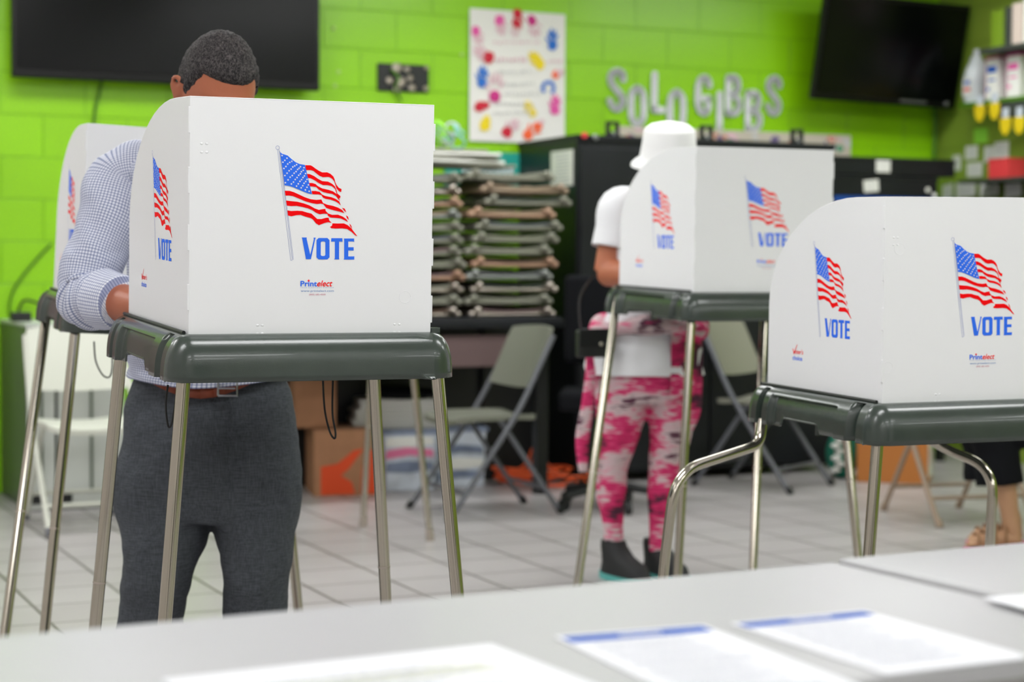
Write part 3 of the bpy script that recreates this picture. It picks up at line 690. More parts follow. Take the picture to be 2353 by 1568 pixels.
def hair_cap(Mh, c, line, k=1.0, th=.007, rough=.0015, f=16.0):
    mb = MB(); nu, nv = 64, 44; keep = {}; vv = []
    for j in range(nv + 1):
        for i in range(nu):
            t = PI * j / nv; ph = 2 * PI * i / nu
            p = V((math.sin(t) * math.cos(ph) * .076, math.sin(t) * math.sin(ph) * .098, math.cos(t) * .118))
            h = line(p); e = max(-.4, min(1, h / .012)); n = V((p.x / .076 ** 2, p.y / .098 ** 2, p.z / .118 ** 2)).normalized()
            q = head_fn(p) + n * (th * e - .0015); nz = noise.noise(q * 160) * rough * 2 * max(0, e)
            q += n * nz; keep[(j, i)] = h > -.008; vv.append(c + Mh @ (q * k))
    fs = [(j * nu + i, (j + 1) * nu + i, (j + 1) * nu + (i + 1) % nu, j * nu + (i + 1) % nu) for j in range(nv) for i in range(nu) if keep[(j, i)] or keep[(j + 1, i)]]
    mb.add(vv, fs); return mb
def add_hand(mb, wrist, d, palm, curl=.5, side=1, k=1.0):
    """wrist point, direction of the hand, palm normal; five separate fingers, curled"""
    d = V(d).normalized(); pn = (V(palm) - d * V(palm).dot(d)).normalized(); sx = d.cross(pn) * side
    L = .088 * k
    mb.tube([wrist - d * .02, wrist + d * .012, wrist + d * L * .55, wrist + d * L, wrist + d * (L + .006)], [(.029 * k, .019 * k), (.029 * k, .017 * k), (.040 * k, .015 * k), (.041 * k, .013 * k), (.036 * k, .009 * k)], 18, up=sx)
    for off, ln, r in ((-.031, .072, .0085), (-.0105, .082, .009), (.0105, .076, .0088), (.031, .058, .0078)):
        p = wrist + d * L * .96 + sx * off * k; pts = [p - d * .015]; rad = [r * k]; a = curl * .3
        pts.append(p); rad.append(r * k)
        for q, seg_ in enumerate((.45, .30, .25)):
            a += curl * (.35 + .25 * q); v = (d * math.cos(a) + pn * math.sin(a)); p = p + v * ln * seg_ * k; pts.append(p); rad.append(r * k * (1 - .09 * (q + 1)))
        mb.tube(pts, rad, 10)
    p = wrist + d * .022 * k - sx * .026 * k; v = (d * .75 - sx * .65 + pn * .3).normalized()
    v2 = (d * .95 - sx * .15 + pn * .4).normalized()
    mb.tube([p, p + v * .036 * k, p + v * .036 * k + v2 * .030 * k, p + v * .036 * k + v2 * .054 * k], [.014 * k, .011 * k, .010 * k, .008 * k], 12)
def remesh(o, vox, sm=2, disp=None, sc=.2):
    m = o.modifiers.new('fuse', 'REMESH'); m.mode = 'VOXEL'; m.voxel_size = vox; m.use_smooth_shade = True
    s = o.modifiers.new('relax', 'SMOOTH'); s.iterations = sm; s.factor = .6
    if disp:
        t = bpy.data.textures.new('folds', 'CLOUDS'); t.noise_scale = sc; t.noise_depth = 2
        d = o.modifiers.new('folds', 'DISPLACE'); d.texture = t; d.strength = disp; d.mid_level = .5; d.texture_coords = 'LOCAL'

# ---- the man -------------------------------------------------------------------------------------
man = empty('person', (-.725, 4.33, 0), 0, 'person in a checked shirt and grey trousers, head bowed over the nearest booth', 'person')
YM = 4.35
def mp(px, py, y=YM): return at(px, py, y=y)
b1M = root_m(B1[0]) @ B1[1]
hc = at(500, 201, y=4.10)
fdir = V((.37, -.70, -.64)).normalized(); Mh = orient(fdir); HK = 1.06
body = MB()
add_head(body, Mh, hc, HK)
neck0 = at(505, 300, y=4.26)
body.tube([hc + Mh @ V((0, .03, -.06)), hc.lerp(neck0, .55) + V((0, .03, 0)), neck0], [.062, .062, .072], 18)
shR = at(282, 418, y=4.27); shL = at(735, 415, y=4.30)
def torso(mb, g=0.0):
    c = [(at(485, 905, y=4.37), .165, .115), (at(485, 800, y=4.38), .185, .135), (at(487, 690, y=4.37), .180, .135), (at(490, 560, y=4.34), .188, .130), (at(495, 450, y=4.30), .205, .125), (at(500, 375, y=4.27), .185, .105), (at(503, 335, y=4.26), .12, .08), (at(505, 315, y=4.25), .07, .065)]
    pts = spl([q[0] for q in c], 4); rx = splr([q[1] for q in c], 4); ry = splr([q[2] for q in c], 4)
    mb.loft([(p, a + g, b + g) for p, a, b in zip(pts, rx, ry)], 40)
torso(body, -.012)
elR = at(203, 680, y=4.17); wrR = at(378, 718, y=3.93)
elL = at(800, 660, y=4.20); wrL = b1M @ V((.36, .30, .035))
handR = b1M @ V((.155, .24, .03))
body.tube([shR, shR.lerp(elR, .5), elR], [.055, .050, .044], 16)
body.tube([elR, elR.lerp(wrR, .35), wrR], [.044, .047, .030], 16)
body.tube([shL, shL.lerp(elL, .5), elL], [.055, .050, .044], 16)
body.tube([elL, elL.lerp(wrL, .35), wrL], [.044, .045, .030], 16)
add_hand(body, wrR, (b1M @ V((.16, .20, .012))) - wrR, (0, 0, -1), .8, 1)
add_hand(body, wrL, (b1M @ V((.25, .20, .015))) - wrL, (0, 0, -1), .4, -1)
ftR = V((-.84, 4.38, .06)); ftL = V((-.60, 4.40, .06))
body.loft([(at(485, 905, y=4.37), .15, .10), (at(485, 1060, y=4.37), .14, .09)], 24)
for hip, knee, ft in ((at(400, 1000, y=4.37), at(368, 1290, y=4.31), ftR), (at(590, 1000, y=4.37), at(588, 1290, y=4.31), ftL)):
    body.tube([hip, hip.lerp(knee, .5), knee, knee.lerp(ft, .35), ft + V((0, .02, .04))], [.075, .065, .052, .050, .036], 16)
bo = body.build('body', M_skin1, man, smooth=True, world=True); remesh(bo, .0055, 2)
add_eyes(man, Mh, hc, HK)
# hair: low at the crown, receding line slanting down to his left temple
def line_m(p):
    fr = -p.y / .098                                         # 1 at the face
    lim = .052 + .010 * max(0, fr) - .10 * p.x * max(0, fr)
    if fr < .45: lim = .048 - (.45 - fr) * .12
    side = abs(p.x) / .076
    if side > .8 and fr > .1: lim -= .03 * (side - .8) / .2
    return p.z - max(lim, -.055)
hm = hair_cap(Mh, hc, line_m, HK, th=.0085, rough=.0022); hm.build('hair', M_hair, man, smooth=True, world=True)
# trousers
pants = MB()
cs = [(481, 872, .170, .120), (481, 915, .188, .128), (482, 960, .200, .135), (484, 1020, .212, .142), (486, 1080, .222, .146), (486, 1130, .222, .146), (484, 1165, .215, .142), (484, 1190, .205, .132)]
pants.loft([(mp(a, b, 4.37), c_, d_) for a, b, c_, d_ in cs][::-1], 40)
def waist(mb, o0, z0, zr, amt):
    cx, cy = mp(482, 893, 4.37).x, mp(482, 893, 4.37).y
    for i in range(o0, len(mb.v)):
        p = mb.v[i]; t = max(0, min(1, (p.z - z0) / zr)) if zr > 0 else max(0, min(1, (z0 - p.z) / -zr))
        r = V((p.x - cx, p.y - cy, 0)); fr = max(0, -r.y / max(r.length, 1e-4)); p.z += amt * (1 - fr ** 1.5) * t
waist(pants, 0, mp(480, 980, 4.37).z, .10, .042)
def leg(cs2):
    P = spl([mp(a, b, y) for a, b, y, r, r2 in cs2], 5); r1 = splr([r for a, b, y, r, r2 in cs2], 5); r2_ = splr([r2 for a, b, y, r, r2 in cs2], 5)
    pants.tube(P, [(a, b) for a, b in zip(r1, r2_)], 28, up=(1, 0, 0))
leg([(378, 1060, 4.37, .110, .12), (374, 1130, 4.36, .118, .12), (378, 1205, 4.34, .110, .115), (366, 1290, 4.31, .090, .10), (358, 1340, 4.31, .083, .095), (345, 1420, 4.33, .079, .09), (338, 1500, 4.35, .078, .09), (334, 1600, 4.37, .078, .095), (332, 1640, 4.38, .080, .10)])
leg([(590, 1060, 4.37, .108, .12), (592, 1130, 4.36, .112, .12), (586, 1205, 4.34, .103, .115), (588, 1290, 4.31, .083, .10), (588, 1340, 4.31, .078, .095), (586, 1420, 4.33, .076, .09), (584, 1500, 4.35, .076, .09), (586, 1600, 4.38, .077, .095), (586, 1640, 4.39, .079, .10)])
po = pants.build('trousers', M_wool, man, smooth=True, world=True); remesh(po, .008, 3, .022, .11)
# fly seam, pocket edges, belt with a buckle
sm_ = MB(); sm_.tube(spl([mp(528, 905, 4.226), mp(533, 960, 4.222), mp(531, 1020, 4.218), mp(524, 1085, 4.218)], 5), .0022, 6); sm_.build('fly_seam', M_wool, man, smooth=True, world=True)
be = MB(); cb = mp(482, 893, 4.37)
def ringp(c, rx, ry, a): 
    ca, sa = math.cos(a), math.sin(a); return c + V((rx * math.copysign(abs(ca) ** .87, ca), ry * math.copysign(abs(sa) ** .87, sa), 0))
for k in range(48):
    a, b = 2 * PI * k / 48, 2 * PI * (k + 1) / 48
    q = [ringp(cb, .188, .140, a) , ringp(cb, .188, .140, b)]; h = V((0, 0, .015)); dz = 0
    be.add([q[0] - h, q[1] - h, q[1] + h, q[0] + h], [(0, 1, 2, 3)])
waist(be, 0, -1, .1, .085)
bo_ = be.build('belt', M_belt, man, smooth=True, world=True); bo_.modifiers.new('t', 'SOLIDIFY').thickness = .004
bk = MB(); bc = mp(523, 893, 4.222)
bk.tube([bc + V((-.022, 0, -.017)), bc + V((-.022, 0, .017)), bc + V((.022, 0, .017)), bc + V((.022, 0, -.017)), bc + V((-.022, 0, -.017))], .003, 8)
bk.tube([bc + V((-.022, -.002, 0)), bc + V((.018, -.002, 0))], .002, 6); bk.build('buckle', M_silver, bo_, smooth='auto', world=True)
# shirt: torso, two sleeves with rolled cuffs, collar
sh = MB()
c = [(mp(480, 884, 4.37), .197, .146), (mp(481, 855, 4.37), .194, .142), (mp(482, 800, 4.38), .205, .155), (mp(487, 690, 4.37), .198, .150), (mp(490, 560, 4.34), .205, .145), (mp(494, 450, 4.30), .222, .138), (mp(498, 385, 4.27), .215, .118), (mp(501, 350, 4.26), .165, .095), (mp(504, 322, 4.25), .095, .082), (mp(505, 300, 4.24), .078, .074)]
pts = spl([q[0] for q in c], 6); rx = splr([q[1] for q in c], 6); ry = splr([q[2] for q in c], 6)
def wr(p, a, i): 
    n = noise.noise(V((math.cos(a) * 2.2, math.sin(a) * 2.2, i * .22))) * .022; return p * (1 + n * 2)
sh.loft([(p, a, b) for p, a, b in zip(pts, rx, ry)], 72, fr=wr, cap=False)
waist(sh, 0, mp(480, 800, 4.37).z, -.10, .030)
def sleeve(S, E_, W_, end, flip=1):
    path = spl([S.lerp(neck0, .30) + V((0, 0, -.01)), S + V((0, 0, .004)), S.lerp(E_, .33) + V((-.006 * flip, 0, 0)), S.lerp(E_, .68) + V((-.012 * flip, 0, 0)), E_, E_.lerp(W_, .18), E_.lerp(W_, end)], 12)
    rad = splr([.068, .080, .077, .074, .071, .064, .058], 12)
    rr_ = []
    n = len(path)
    for i, r in enumerate(rad):
        q = i / n; amp = .0045 * math.exp(-((q - .70) / .10) ** 2); rr_.append(r + amp * math.sin(i * 1.2))
    o0 = len(sh.v); sh.tube(path, rr_, 40, cap=False)
    for i in range(o0, len(sh.v)):
        p = sh.v[i]; ax = path[(i - o0) // 40]; sh.v[i] = ax + (p - ax) * (1 + .19 * noise.noise(V((p.x * 6 + p.z * 9, p.y * 7, p.z * 5 - p.x * 8))) + .04 * noise.noise(p * 22) + .075 * noise.noise(V((p.x * 24 + p.z * 16, p.y * 8, p.z * 9 - p.x * 5))))
sleeve(shR, elR, wrR, .36); sleeve(shL, elL, wrL, .36, -1)
so = sh.build('shirt', M_shirt, man, smooth=True, world=True); so.modifiers.new('t', 'SOLIDIFY').thickness = .003
for S, E_, W_ in ((shR, elR, wrR), (shL, elL, wrL)):
    cu = MB(); a = E_.lerp(W_, .20); b = E_.lerp(W_, .47); d = (b - a)
    cu.tube([a, a + d * .1, a + d * .5, a + d * .95, b, b - d * .03, b - d * .3], [.064, .069, .066, .062, .059, .053, .050], 40, cap=False)
    o2 = 0
    for i, p in enumerate(cu.v):
        ax = a + d * max(0, min(1, (p - a).dot(d) / d.length_squared)); cu.v[i] = ax + (p - ax) * (1 + .06 * noise.noise(p * 14))
    cu.build('rolled_cuff', M_cuffm, so, smooth=True, world=True)
co = MB(); co.loft([(at(505, 318, y=4.245), .084, .080, .25), (at(506, 292, y=4.235), .078, .074, .25), (at(506, 290, y=4.235), .082, .078, .25), (at(505, 330, y=4.235), .098, .092, .25)], 36, cap=False); co.build('collar', M_cuffm, so, smooth=True, world=True)
for ft, k in ((ftR, -1), (ftL, 1)):
    s = MB(); f0 = V((ft.x, ft.y + .03, 0))
    s.loft([(f0 + V((0, -.05, .012)), .050, .150), (f0 + V((0, -.05, .03)), .050, .150), (f0 + V((0, -.035, .055)), .044, .125), (f0 + V((0, .02, .085)), .040, .060), (f0 + V((0, .03, .11)), .042, .050)], 28); s.build('shoe', M_belt, man, smooth='auto', world=True)

# ---- the woman -----------------------------------------------------------------------------------
wom = empty('person', (.45, 6.45, 0), 0, 'person in a white bucket hat and pink tie-dye leggings at the middle booth', 'person')
YW = 6.45
def wp(px, py, y=YW): return at(px, py, y=y)
hw = wp(1535, 395, 6.33); fw = V((.05, -.9, -.38)).normalized(); Mw = orient(fw)
bw = MB(); add_head(bw, Mw, hw, .98)
nk = wp(1530, 455, 6.44); bw.tube([hw + V((0, .03, -.05)), hw.lerp(nk, .5) + V((0, .03, 0)), nk], [.05, .05, .055], 16)
sR = wp(1424, 478, 6.44); sL = wp(1640, 478, 6.47); eR = wp(1394, 628, 6.42); eL = wp(1680, 635, 6.45)
b3M = root_m(B3[0]) @ B3[1]
wR = b3M @ V((.12, .36, .04)); wL = b3M @ V((.36, .32, .035))
tw = [(wp(1485, 900), .15, .11), (wp(1487, 800), .17, .12), (wp(1495, 720), .155, .11), (wp(1505, 620), .150, .105), (wp(1520, 530), .165, .105), (wp(1530, 478), .15, .09), (wp(1532, 455), .08, .065)]
def lof(mb, c, g=0.0, n=4, seg=36, fr=None, cap=True):
    P = spl([q[0] for q in c], n); a = splr([q[1] for q in c], n); b = splr([q[2] for q in c], n)
    mb.loft([(p, x + g, y + g) for p, x, y in zip(P, a, b)], seg, fr=fr, cap=cap)
lof(bw, tw, -.01)
for S, E_, W_ in ((sR, eR, wR), (sL, eL, wL)):
    bw.tube([S, S.lerp(E_, .5), E_], [.052, .052, .046], 16); bw.tube([E_, E_.lerp(W_, .3), W_], [.047, .046, .027], 16)
add_hand(bw, wR, b3M @ V((.18, .26, .02)) - wR, (0, 0, -1), .7, 1, .92); add_hand(bw, wL, b3M @ V((.30, .22, .02)) - wL, (0, 0, -1), .4, -1, .92)
f1 = V((wp(1418, 1300).x, 6.42, .0)); f2 = V((wp(1515, 1300).x, 6.46, .0))
LG = [[(1432, 860, .098, .10), (1428, 930, .094, .098), (1420, 1000, .076, .085), (1406, 1070, .056, .064), (1404, 1130, .054, .062), (1408, 1200, .038, .045), (1411, 1265, .033, .036), (1412, 1282, .030, .034)],
      [(1546, 860, .090, .10), (1545, 930, .086, .098), (1540, 1000, .074, .085), (1528, 1070, .058, .064), (1522, 1130, .055, .062), (1518, 1200, .040, .045), (1512, 1265, .033, .036), (1512, 1282, .030, .034)]]
for lg, ft in zip(LG, (f1, f2)):
    bw.tube([wp(a, b) for a, b, r, q in lg] + [ft + V((0, 0, .05))], [r * .9 for a, b, r, q in lg] + [.03], 16)
bwo = bw.build('body', M_skin2, wom, smooth=True, world=True); remesh(bwo, .006, 2)
add_eyes(wom, Mw, hw, .98)
hl = hair_cap(Mw, hw, lambda p: p.z - (.035 if p.y < -.03 else -.03), .98, th=.006); hl.build('hair', M_hair2, wom, smooth=True, world=True)
lm = MB()
lof(lm, [(wp(1484, 925), .160, .115), (wp(1486, 880), .180, .128), (wp(1487, 830), .178, .130), (wp(1489, 780), .175, .122), (wp(1491, 745), .160, .112)], .0, 4)
for lg in LG:
    P = spl([wp(a, b) for a, b, r, q in lg], 5); lm.tube(P, [(x, y) for x, y in zip(splr([g[2] for g in lg], 5), splr([g[3] for g in lg], 5))], 24, up=(1, 0, 0))
lo = lm.build('leggings', M_tie, wom, smooth=True, world=True); remesh(lo, .009, 2, .008, .06)
ts = MB()
fold = lambda p, a, i: p * (1 + .09 * noise.noise(V((math.cos(a) * 3, math.sin(a) * 3, i * .15))))
lof(ts, [(wp(1481, 860), .205, .150), (wp(1482, 835), .203, .150), (wp(1485, 790), .190, .140), (wp(1494, 740), .160, .122), (wp(1506, 680), .148, .115), (wp(1505, 610), .165, .122), (wp(1518, 540), .178, .122), (wp(1527, 490), .170, .105), (wp(1530, 462), .11, .08), (wp(1531, 448), .075, .065)], 0, 5, 48, fold, cap=False)
for S, E_ in ((sR, eR), (sL, eL)):
    e = S.lerp(E_, .62); P = spl([S.lerp(nk, .4), S, S.lerp(e, .5), e], 6); ts.tube(P, splr([.055, .074, .072, .072], 6), 28, cap=False)
tso = ts.build('t_shirt', M_tee, wom, smooth=True, world=True); tso.modifiers.new('t', 'SOLIDIFY').thickness = .003
# jacket knotted round the waist
jk = MB()
P = [ringp(wp(1490, 752) + V((0, 0, .012 * math.sin(3 * a))), .186, .138, a) for a in [2 * PI * k / 40 for k in range(41)]]
jk.tube(P, [.030 + .007 * math.sin(k * .9) for k in range(41)], 14)
jr = MB(); jk.tube(spl([wp(1352, 775, 6.40), wp(1358, 840, 6.38), wp(1350, 930, 6.38), wp(1338, 1010, 6.38), wp(1340, 1085, 6.38)], 6), [(a, .012) for a in splr([.018, .018, .022, .024, .016], 6)], 16, up=(1, 0, 0))
jk.tube(spl([wp(1590, 745, 6.42), wp(1594, 830, 6.38), wp(1595, 900, 6.38), wp(1590, 950, 6.38), wp(1574, 1005, 6.38)], 6), [(a, .014) for a in splr([.030, .030, .028, .028, .014], 6)], 16, up=(1, 0, 0))
o0 = len(jk.v)
jk.loft([(wp(1488, y_), .184 + g, .146 + g) for y_, g in ((745, 0), (780, .010), (830, .010), (880, .006), (905, .002))], 24, a0=-PI * .40, a1=PI * .9, cap=False)
for i in range(o0, len(jk.v)): jk.v[i] += V((0, 0, .02 * noise.noise(jk.v[i] * 8)))
jo = jk.build('tied_jacket', M_tie, wom, smooth=True, world=True)
# hat
ht = MB(); Mt = orient(V((.05, -.96, -.22)).normalized()) ; hb = hw + Mt @ V((0, .0, .055))
ht.lathe([(.0, .118), (.035, .116), (.066, .108), (.084, .094), (.088, .088), (.094, .04), (.100, .0), (.103, -.006), (.116, -.014), (.128, -.026), (.130, -.036), (.122, -.034), (.110, -.022), (.096, -.012)], hb, 40, M=Mt)
ht.build('bucket_hat', M_hat, wom, smooth='auto', world=True)
for ft, a in ((f1, .55), (f2, .45)):
    s = MB(); g = lambda x, y, z: V((x * 1.2, y * 1.1, z))
    s.loft([(g(0, -.045, .0), .052, .140), (g(0, -.045, .022), .054, .142)], 26, mi=1)
    s.loft([(g(0, -.045, .022), .050, .136), (g(0, -.040, .055), .047, .120), (g(0, 0, .085), .044, .074), (g(0, .02, .115), .043, .052), (g(0, .025, .135), .040, .046)], 26)
    for k in range(4): s.tube([g(-.024, -.055 + k * .018, .066 + k * .008), g(.024, -.05 + k * .018, .066 + k * .008)], .0035, 6)
    s.tube(spl([g(.03, .05, .09), g(.052, .065, .105), g(.055, .06, .075), g(.035, .05, .07)], 5), .003, 6, mi=2)
    s.xf(Matrix.Translation(ft) @ Matrix.Rotation(a, 4, 'Z')); s.build('sneaker', [M_shoe, M_teal, M_satin], wom, smooth='auto', world=True)
bg = empty('shoulder_bag', wp(1362, 790, 6.30), .3, 'small black bag with a metal snap at the hip of the person in the hat', 'bag')
q = MB(); q.box((0, 0, 0), (.115, .05, .095)); q.build('pouch', M_dark, bg, bevel=.008, smooth='auto')
q = MB(); q.box((0, -.027, .02), (.119, .006, .065)); fl_ = q.build('flap', M_blackg, bg, bevel=.003, smooth='auto')
q = MB(); q.ell((.02, -.032, .0), (.007, .003, .007), nu=14, nv=8); q.build('snap', M_gold, fl_, smooth=True)
q = MB(); q.tube(spl([V((-.045, 0, .045)), V((-.03, .05, .16)), V((.06, .12, .26)), V((.16, .16, .40))], 6), .006, 8, flat=.4); q.build('strap', M_dark, bg, smooth=True)

# ---- seated person at the right edge ---------------------------------------------------------------
sit = empty('person', (2.05, 7.05, 0), 0, 'person at the right edge, only black clothing, bare ankle and strappy sandal showing', 'person')
sp0 = V((2.05, 7.05, 0))
g = lambda x, y, z: sp0 + V((x, y, z))
bs = MB()
hd = g(.34, .12, 1.24); Ms = orient((-1, -.1, -.1)); add_head(bs, Ms, hd, .98); 
bs.tube([hd + V((.02, 0, -.05)), g(.36, .12, 1.06)], [.05, .055], 14)
lof(bs, [(g(.36, .12, .46), .14, .17), (g(.36, .12, .70), .12, .15), (g(.36, .12, .92), .12, .18), (g(.36, .12, 1.02), .09, .15), (g(.36, .12, 1.06), .05, .06)])
ankles = []
for dy in (.02, .20):
    hip, kn, an = g(.32, dy, .50), g(-.17, dy - .01, .50), g(-.11 + (dy * .3), dy - .02, .10)
    bs.tube([hip, hip.lerp(kn, .5), kn, kn.lerp(an, .35), an.lerp(kn, .15), an], [.085, .075, .058, .055, .036, .036], 16); ankles.append(an)
    S, E_, W_ = g(.36, dy + (.20 if dy > .1 else -.12), .96), g(.26, dy + (.22 if dy > .1 else -.16), .70), g(.04, dy, .62)
    bs.tube([S, E_], [.045, .04], 12); bs.tube([E_, W_], [.04, .025], 12); add_hand(bs, W_, (-1, 0, -.3), (0, 0, -1), .4, 1, .9)
    f_ = an + V((0, 0, -.04)); bs.tube([an, f_ + V((.02, 0, .0)), f_ + V((-.06, 0, -.005)), f_ + V((-.14, 0, -.02)), f_ + V((-.165, 0, -.022))], [.036, .034, .034, .030, .014], 14)
    for k in range(5): bs.tube([f_ + V((-.14, (k - 2) * .013, -.022)), f_ + V((-.185 + abs(k - 1) * .006, (k - 2) * .014, -.026))], .008 - .0006 * k, 8)
so_ = bs.build('body', M_skin3, sit, smooth=True, world=True); remesh(so_, .006, 2)
add_eyes(sit, Ms, hd, .98)
hair_cap(Ms, hd, lambda p: p.z - (.05 if p.y < -.02 else -.08), .98, th=.012).build('hair', M_hair2, sit, smooth=True, world=True)
tr_ = MB()
for dy in (.02, .20):
    hip, kn = g(.34, dy, .50), g(-.17, dy - .01, .50)
    tr_.tube(spl([hip, hip.lerp(kn, .5), kn + V((-.01, 0, -.01)), g(-.165, dy - .01, .40), g(-.15, dy - .01, .27)], 5), splr([.11, .10, .085, .085, .095], 5), 20)
lof(tr_, [(g(.36, .12, .42), .15, .18), (g(.36, .12, .60), .14, .17), (g(.36, .12, .72), .13, .16)])
o = tr_.build('trousers', M_blackf, sit, smooth=True, world=True); remesh(o, .01, 2, .01, .1)
tp = MB(); lof(tp, [(g(.36, .12, .60), .15, .18), (g(.36, .12, .80), .135, .17), (g(.36, .12, .95), .13, .20), (g(.36, .12, 1.04), .09, .14), (g(.36, .12, 1.09), .06, .07)], .004)
for sgn, dy in ((-1, .02), (1, .20)):
    S, E_ = g(.36, dy + (.20 if dy > .1 else -.12), .96), g(.26, dy + (.22 if dy > .1 else -.16), .70); tp.tube([S, E_, E_.lerp(g(.04, dy, .62), .5)], [.062, .055, .05], 16)
o = tp.build('top', M_blackf, sit, smooth=True, world=True); remesh(o, .01, 2)
for an in ankles:
    s = MB(); f_ = an + V((-.06, 0, -.075)); s.loft([(f_ + V((0, 0, -.024)), .125, .042), (f_ + V((0, 0, -.004)), .128, .044)], 26, mi=1)
    for k, x in enumerate((-.075, -.045, -.01, .03)):
        s.tube(spl([f_ + V((x, -.044, .0)), f_ + V((x, -.03, .045 + k * .01)), f_ + V((x, .03, .045 + k * .01)), f_ + V((x, .044, .0))], 5), .008, 8, flat=.5)
    s.build('sandal', [M_sandal, M_pinkf], sit, smooth='auto', world=True)
# ---------------------------------------------------------------- foreground tables and papers
TZ = 0.72
def wbox_between(name, m, back_l, back_r, depth, z, label, cat, group=None, th=.024):
    """a table top whose far edge runs between two world points"""
    back_l = V((back_l.x, back_l.y, 0)); back_r = V((back_r.x, back_r.y, 0)); d = (back_r - back_l); L = d.length; a = math.atan2(d.y, d.x)
    return L, a
a_l = at(0, 1461, z=TZ); a_r = at(1915, 1291, z=TZ); dirt = (a_r - a_l).normalized(); ta = math.atan2(dirt.y, dirt.x)
nrm_t = V((-dirt.y, dirt.x, 0))
f_pt = at(1955, 1568, z=TZ); TD = abs((f_pt - a_r).dot(nrm_t))
def make_table(org, L, D, z, label):
    r = empty('folding_table', (org.x, org.y, 0), ta, label, 'table', 'grey folding tables in the foreground')
    t = MB(); t.box((L / 2, -D / 2, z - .014), (L, D, .028)); tp_ = t.build('table_top', M_table, r, bevel=.006, seg=3)
    e = MB(); e.box((L / 2, -D / 2, z - .022), (L + .004, D + .004, .010)); e.build('edge_trim', M_tedge, tp_, bevel=.003)
    for x in (.22, L - .22):
        lg = MB()
        lg.tube(fillet([(x, -.06, z - .03), (x, -.06, .015), ], .02), .0125, 12)
        lg.build('leg', M_gmet, r, smooth='auto')
        lg = MB(); lg.tube([(x, -D + .06, z - .03), (x, -D + .06, .015)], .0125, 12); lg.build('leg', M_gmet, r, smooth='auto')
        lg = MB(); lg.tube([(x, -.06, .22), (x, -D + .06, .22)], .010, 10); lg.build('leg_brace', M_gmet, r, smooth='auto')
        lg = MB(); lg.tube([(x, -D / 2, .24), (x + (.3 if x < L / 2 else -.3), -D / 2, z - .03)], .008, 10); lg.build('diagonal_strut', M_gmet, r, smooth='auto')
    return r
c2 = at(1912, 1281, z=TZ + .006)
T1o = a_r - dirt * 1.83
make_table(T1o, 1.83 - .0, TD, TZ, 'long grey folding table across the foreground, carrying the sheets with blue headings')
# second table: its left edge runs from the corner towards the camera
c2w = V((c2.x, c2.y, 0))
d2 = c2w - V((T1o.x, T1o.y, 0))
make_table(c2w + dirt * .008 , 1.5, TD, TZ + .004, 'grey folding table at the right edge, butted against the longer table')
def sheet(pix, z, label, header=None, kind=0, group='printed sheets on the tables'):
    P = [at(px, py, z=z) for px, py in pix]          # tl, tr, br, bl
    c_ = (P[0] + P[1] + P[2] + P[3]) / 4
    # a real sheet: true right angles, size from the picture
    ex = (P[1] - P[0]); ey = (P[3] - P[0]); W_ = ex.length; H_ = ey.length; ex.normalize(); ey = (ey - ex * ey.dot(ex)).normalized()
    a = math.atan2(ex.y, ex.x); q = lambda u, v, h=.0006: (u * W_, -v * H_, h)
    mb = MB(); mb.box((W_ / 2, -H_ / 2, -.0001), (W_, H_, .0008))
    if header:
        mb.add([q(.03, .022), q(.97, .022), q(.97, .105), q(.03, .105)], [(0, 1, 2, 3)], 1)
        x = .38
        while x < .66:
            l = random.uniform(.01, .03); mb.add([q(x, .046, .0011), q(x + l, .046, .0011), q(x + l, .074, .0011), q(x, .074, .0011)], [(0, 1, 2, 3)], 4); x += l + .008
    v = .13 if header else .10
    rows = 0
    while v < .93:
        if kind == 1 and rows in (2, 4): 
            mb.add([q(.06, v - .014, .0005), q(.86, v - .014, .0005), q(.86, v + .012, .0005), q(.06, v + .012, .0005)], [(0, 1, 2, 3)], 3)
        x = .10 if rows % 3 else .06; end = random.uniform(.6, .92)
        while x < end:
            l = random.uniform(.012, .05); mb.add([q(x, v - .004, .0009), q(x + l, v - .004, .0009), q(x + l, v + .004, .0009), q(x, v + .004, .0009)], [(0, 1, 2, 3)], 2); x += l + .010
        v += (.026 if rows % 4 else .045); rows += 1
    o = mb.build('printed_sheet', [M_paper, M_hdr, M_ink, M_hl, M_pwhite]); o.location = P[0]; o.rotation_euler.z = a
    return tag(o, label, 'sheet of paper', group)
sheet([(1272, 1464), (1615, 1437), (2010, 1600), (1520, 1640)], TZ + .0012, 'sheet with a blue heading band, left one of the two side by side', True)
sheet([(1677, 1434), (1986, 1404), (2293, 1521), (1985, 1556)], TZ + .0012, 'sheet with a blue heading band, right one of the two and farther from the camera', True)
sheet([(372, 1563), (1128, 1481), (1560, 1760), (560, 1900)], TZ + .0012, 'large white sheet with yellowish highlighted lines at the bottom of the photo', None, 1)
sheet([(2258, 1374), (2640, 1345), (2960, 1470), (2620, 1497)], TZ + .0055, 'white sheet on the right-hand table, cut by the edge of the photo')

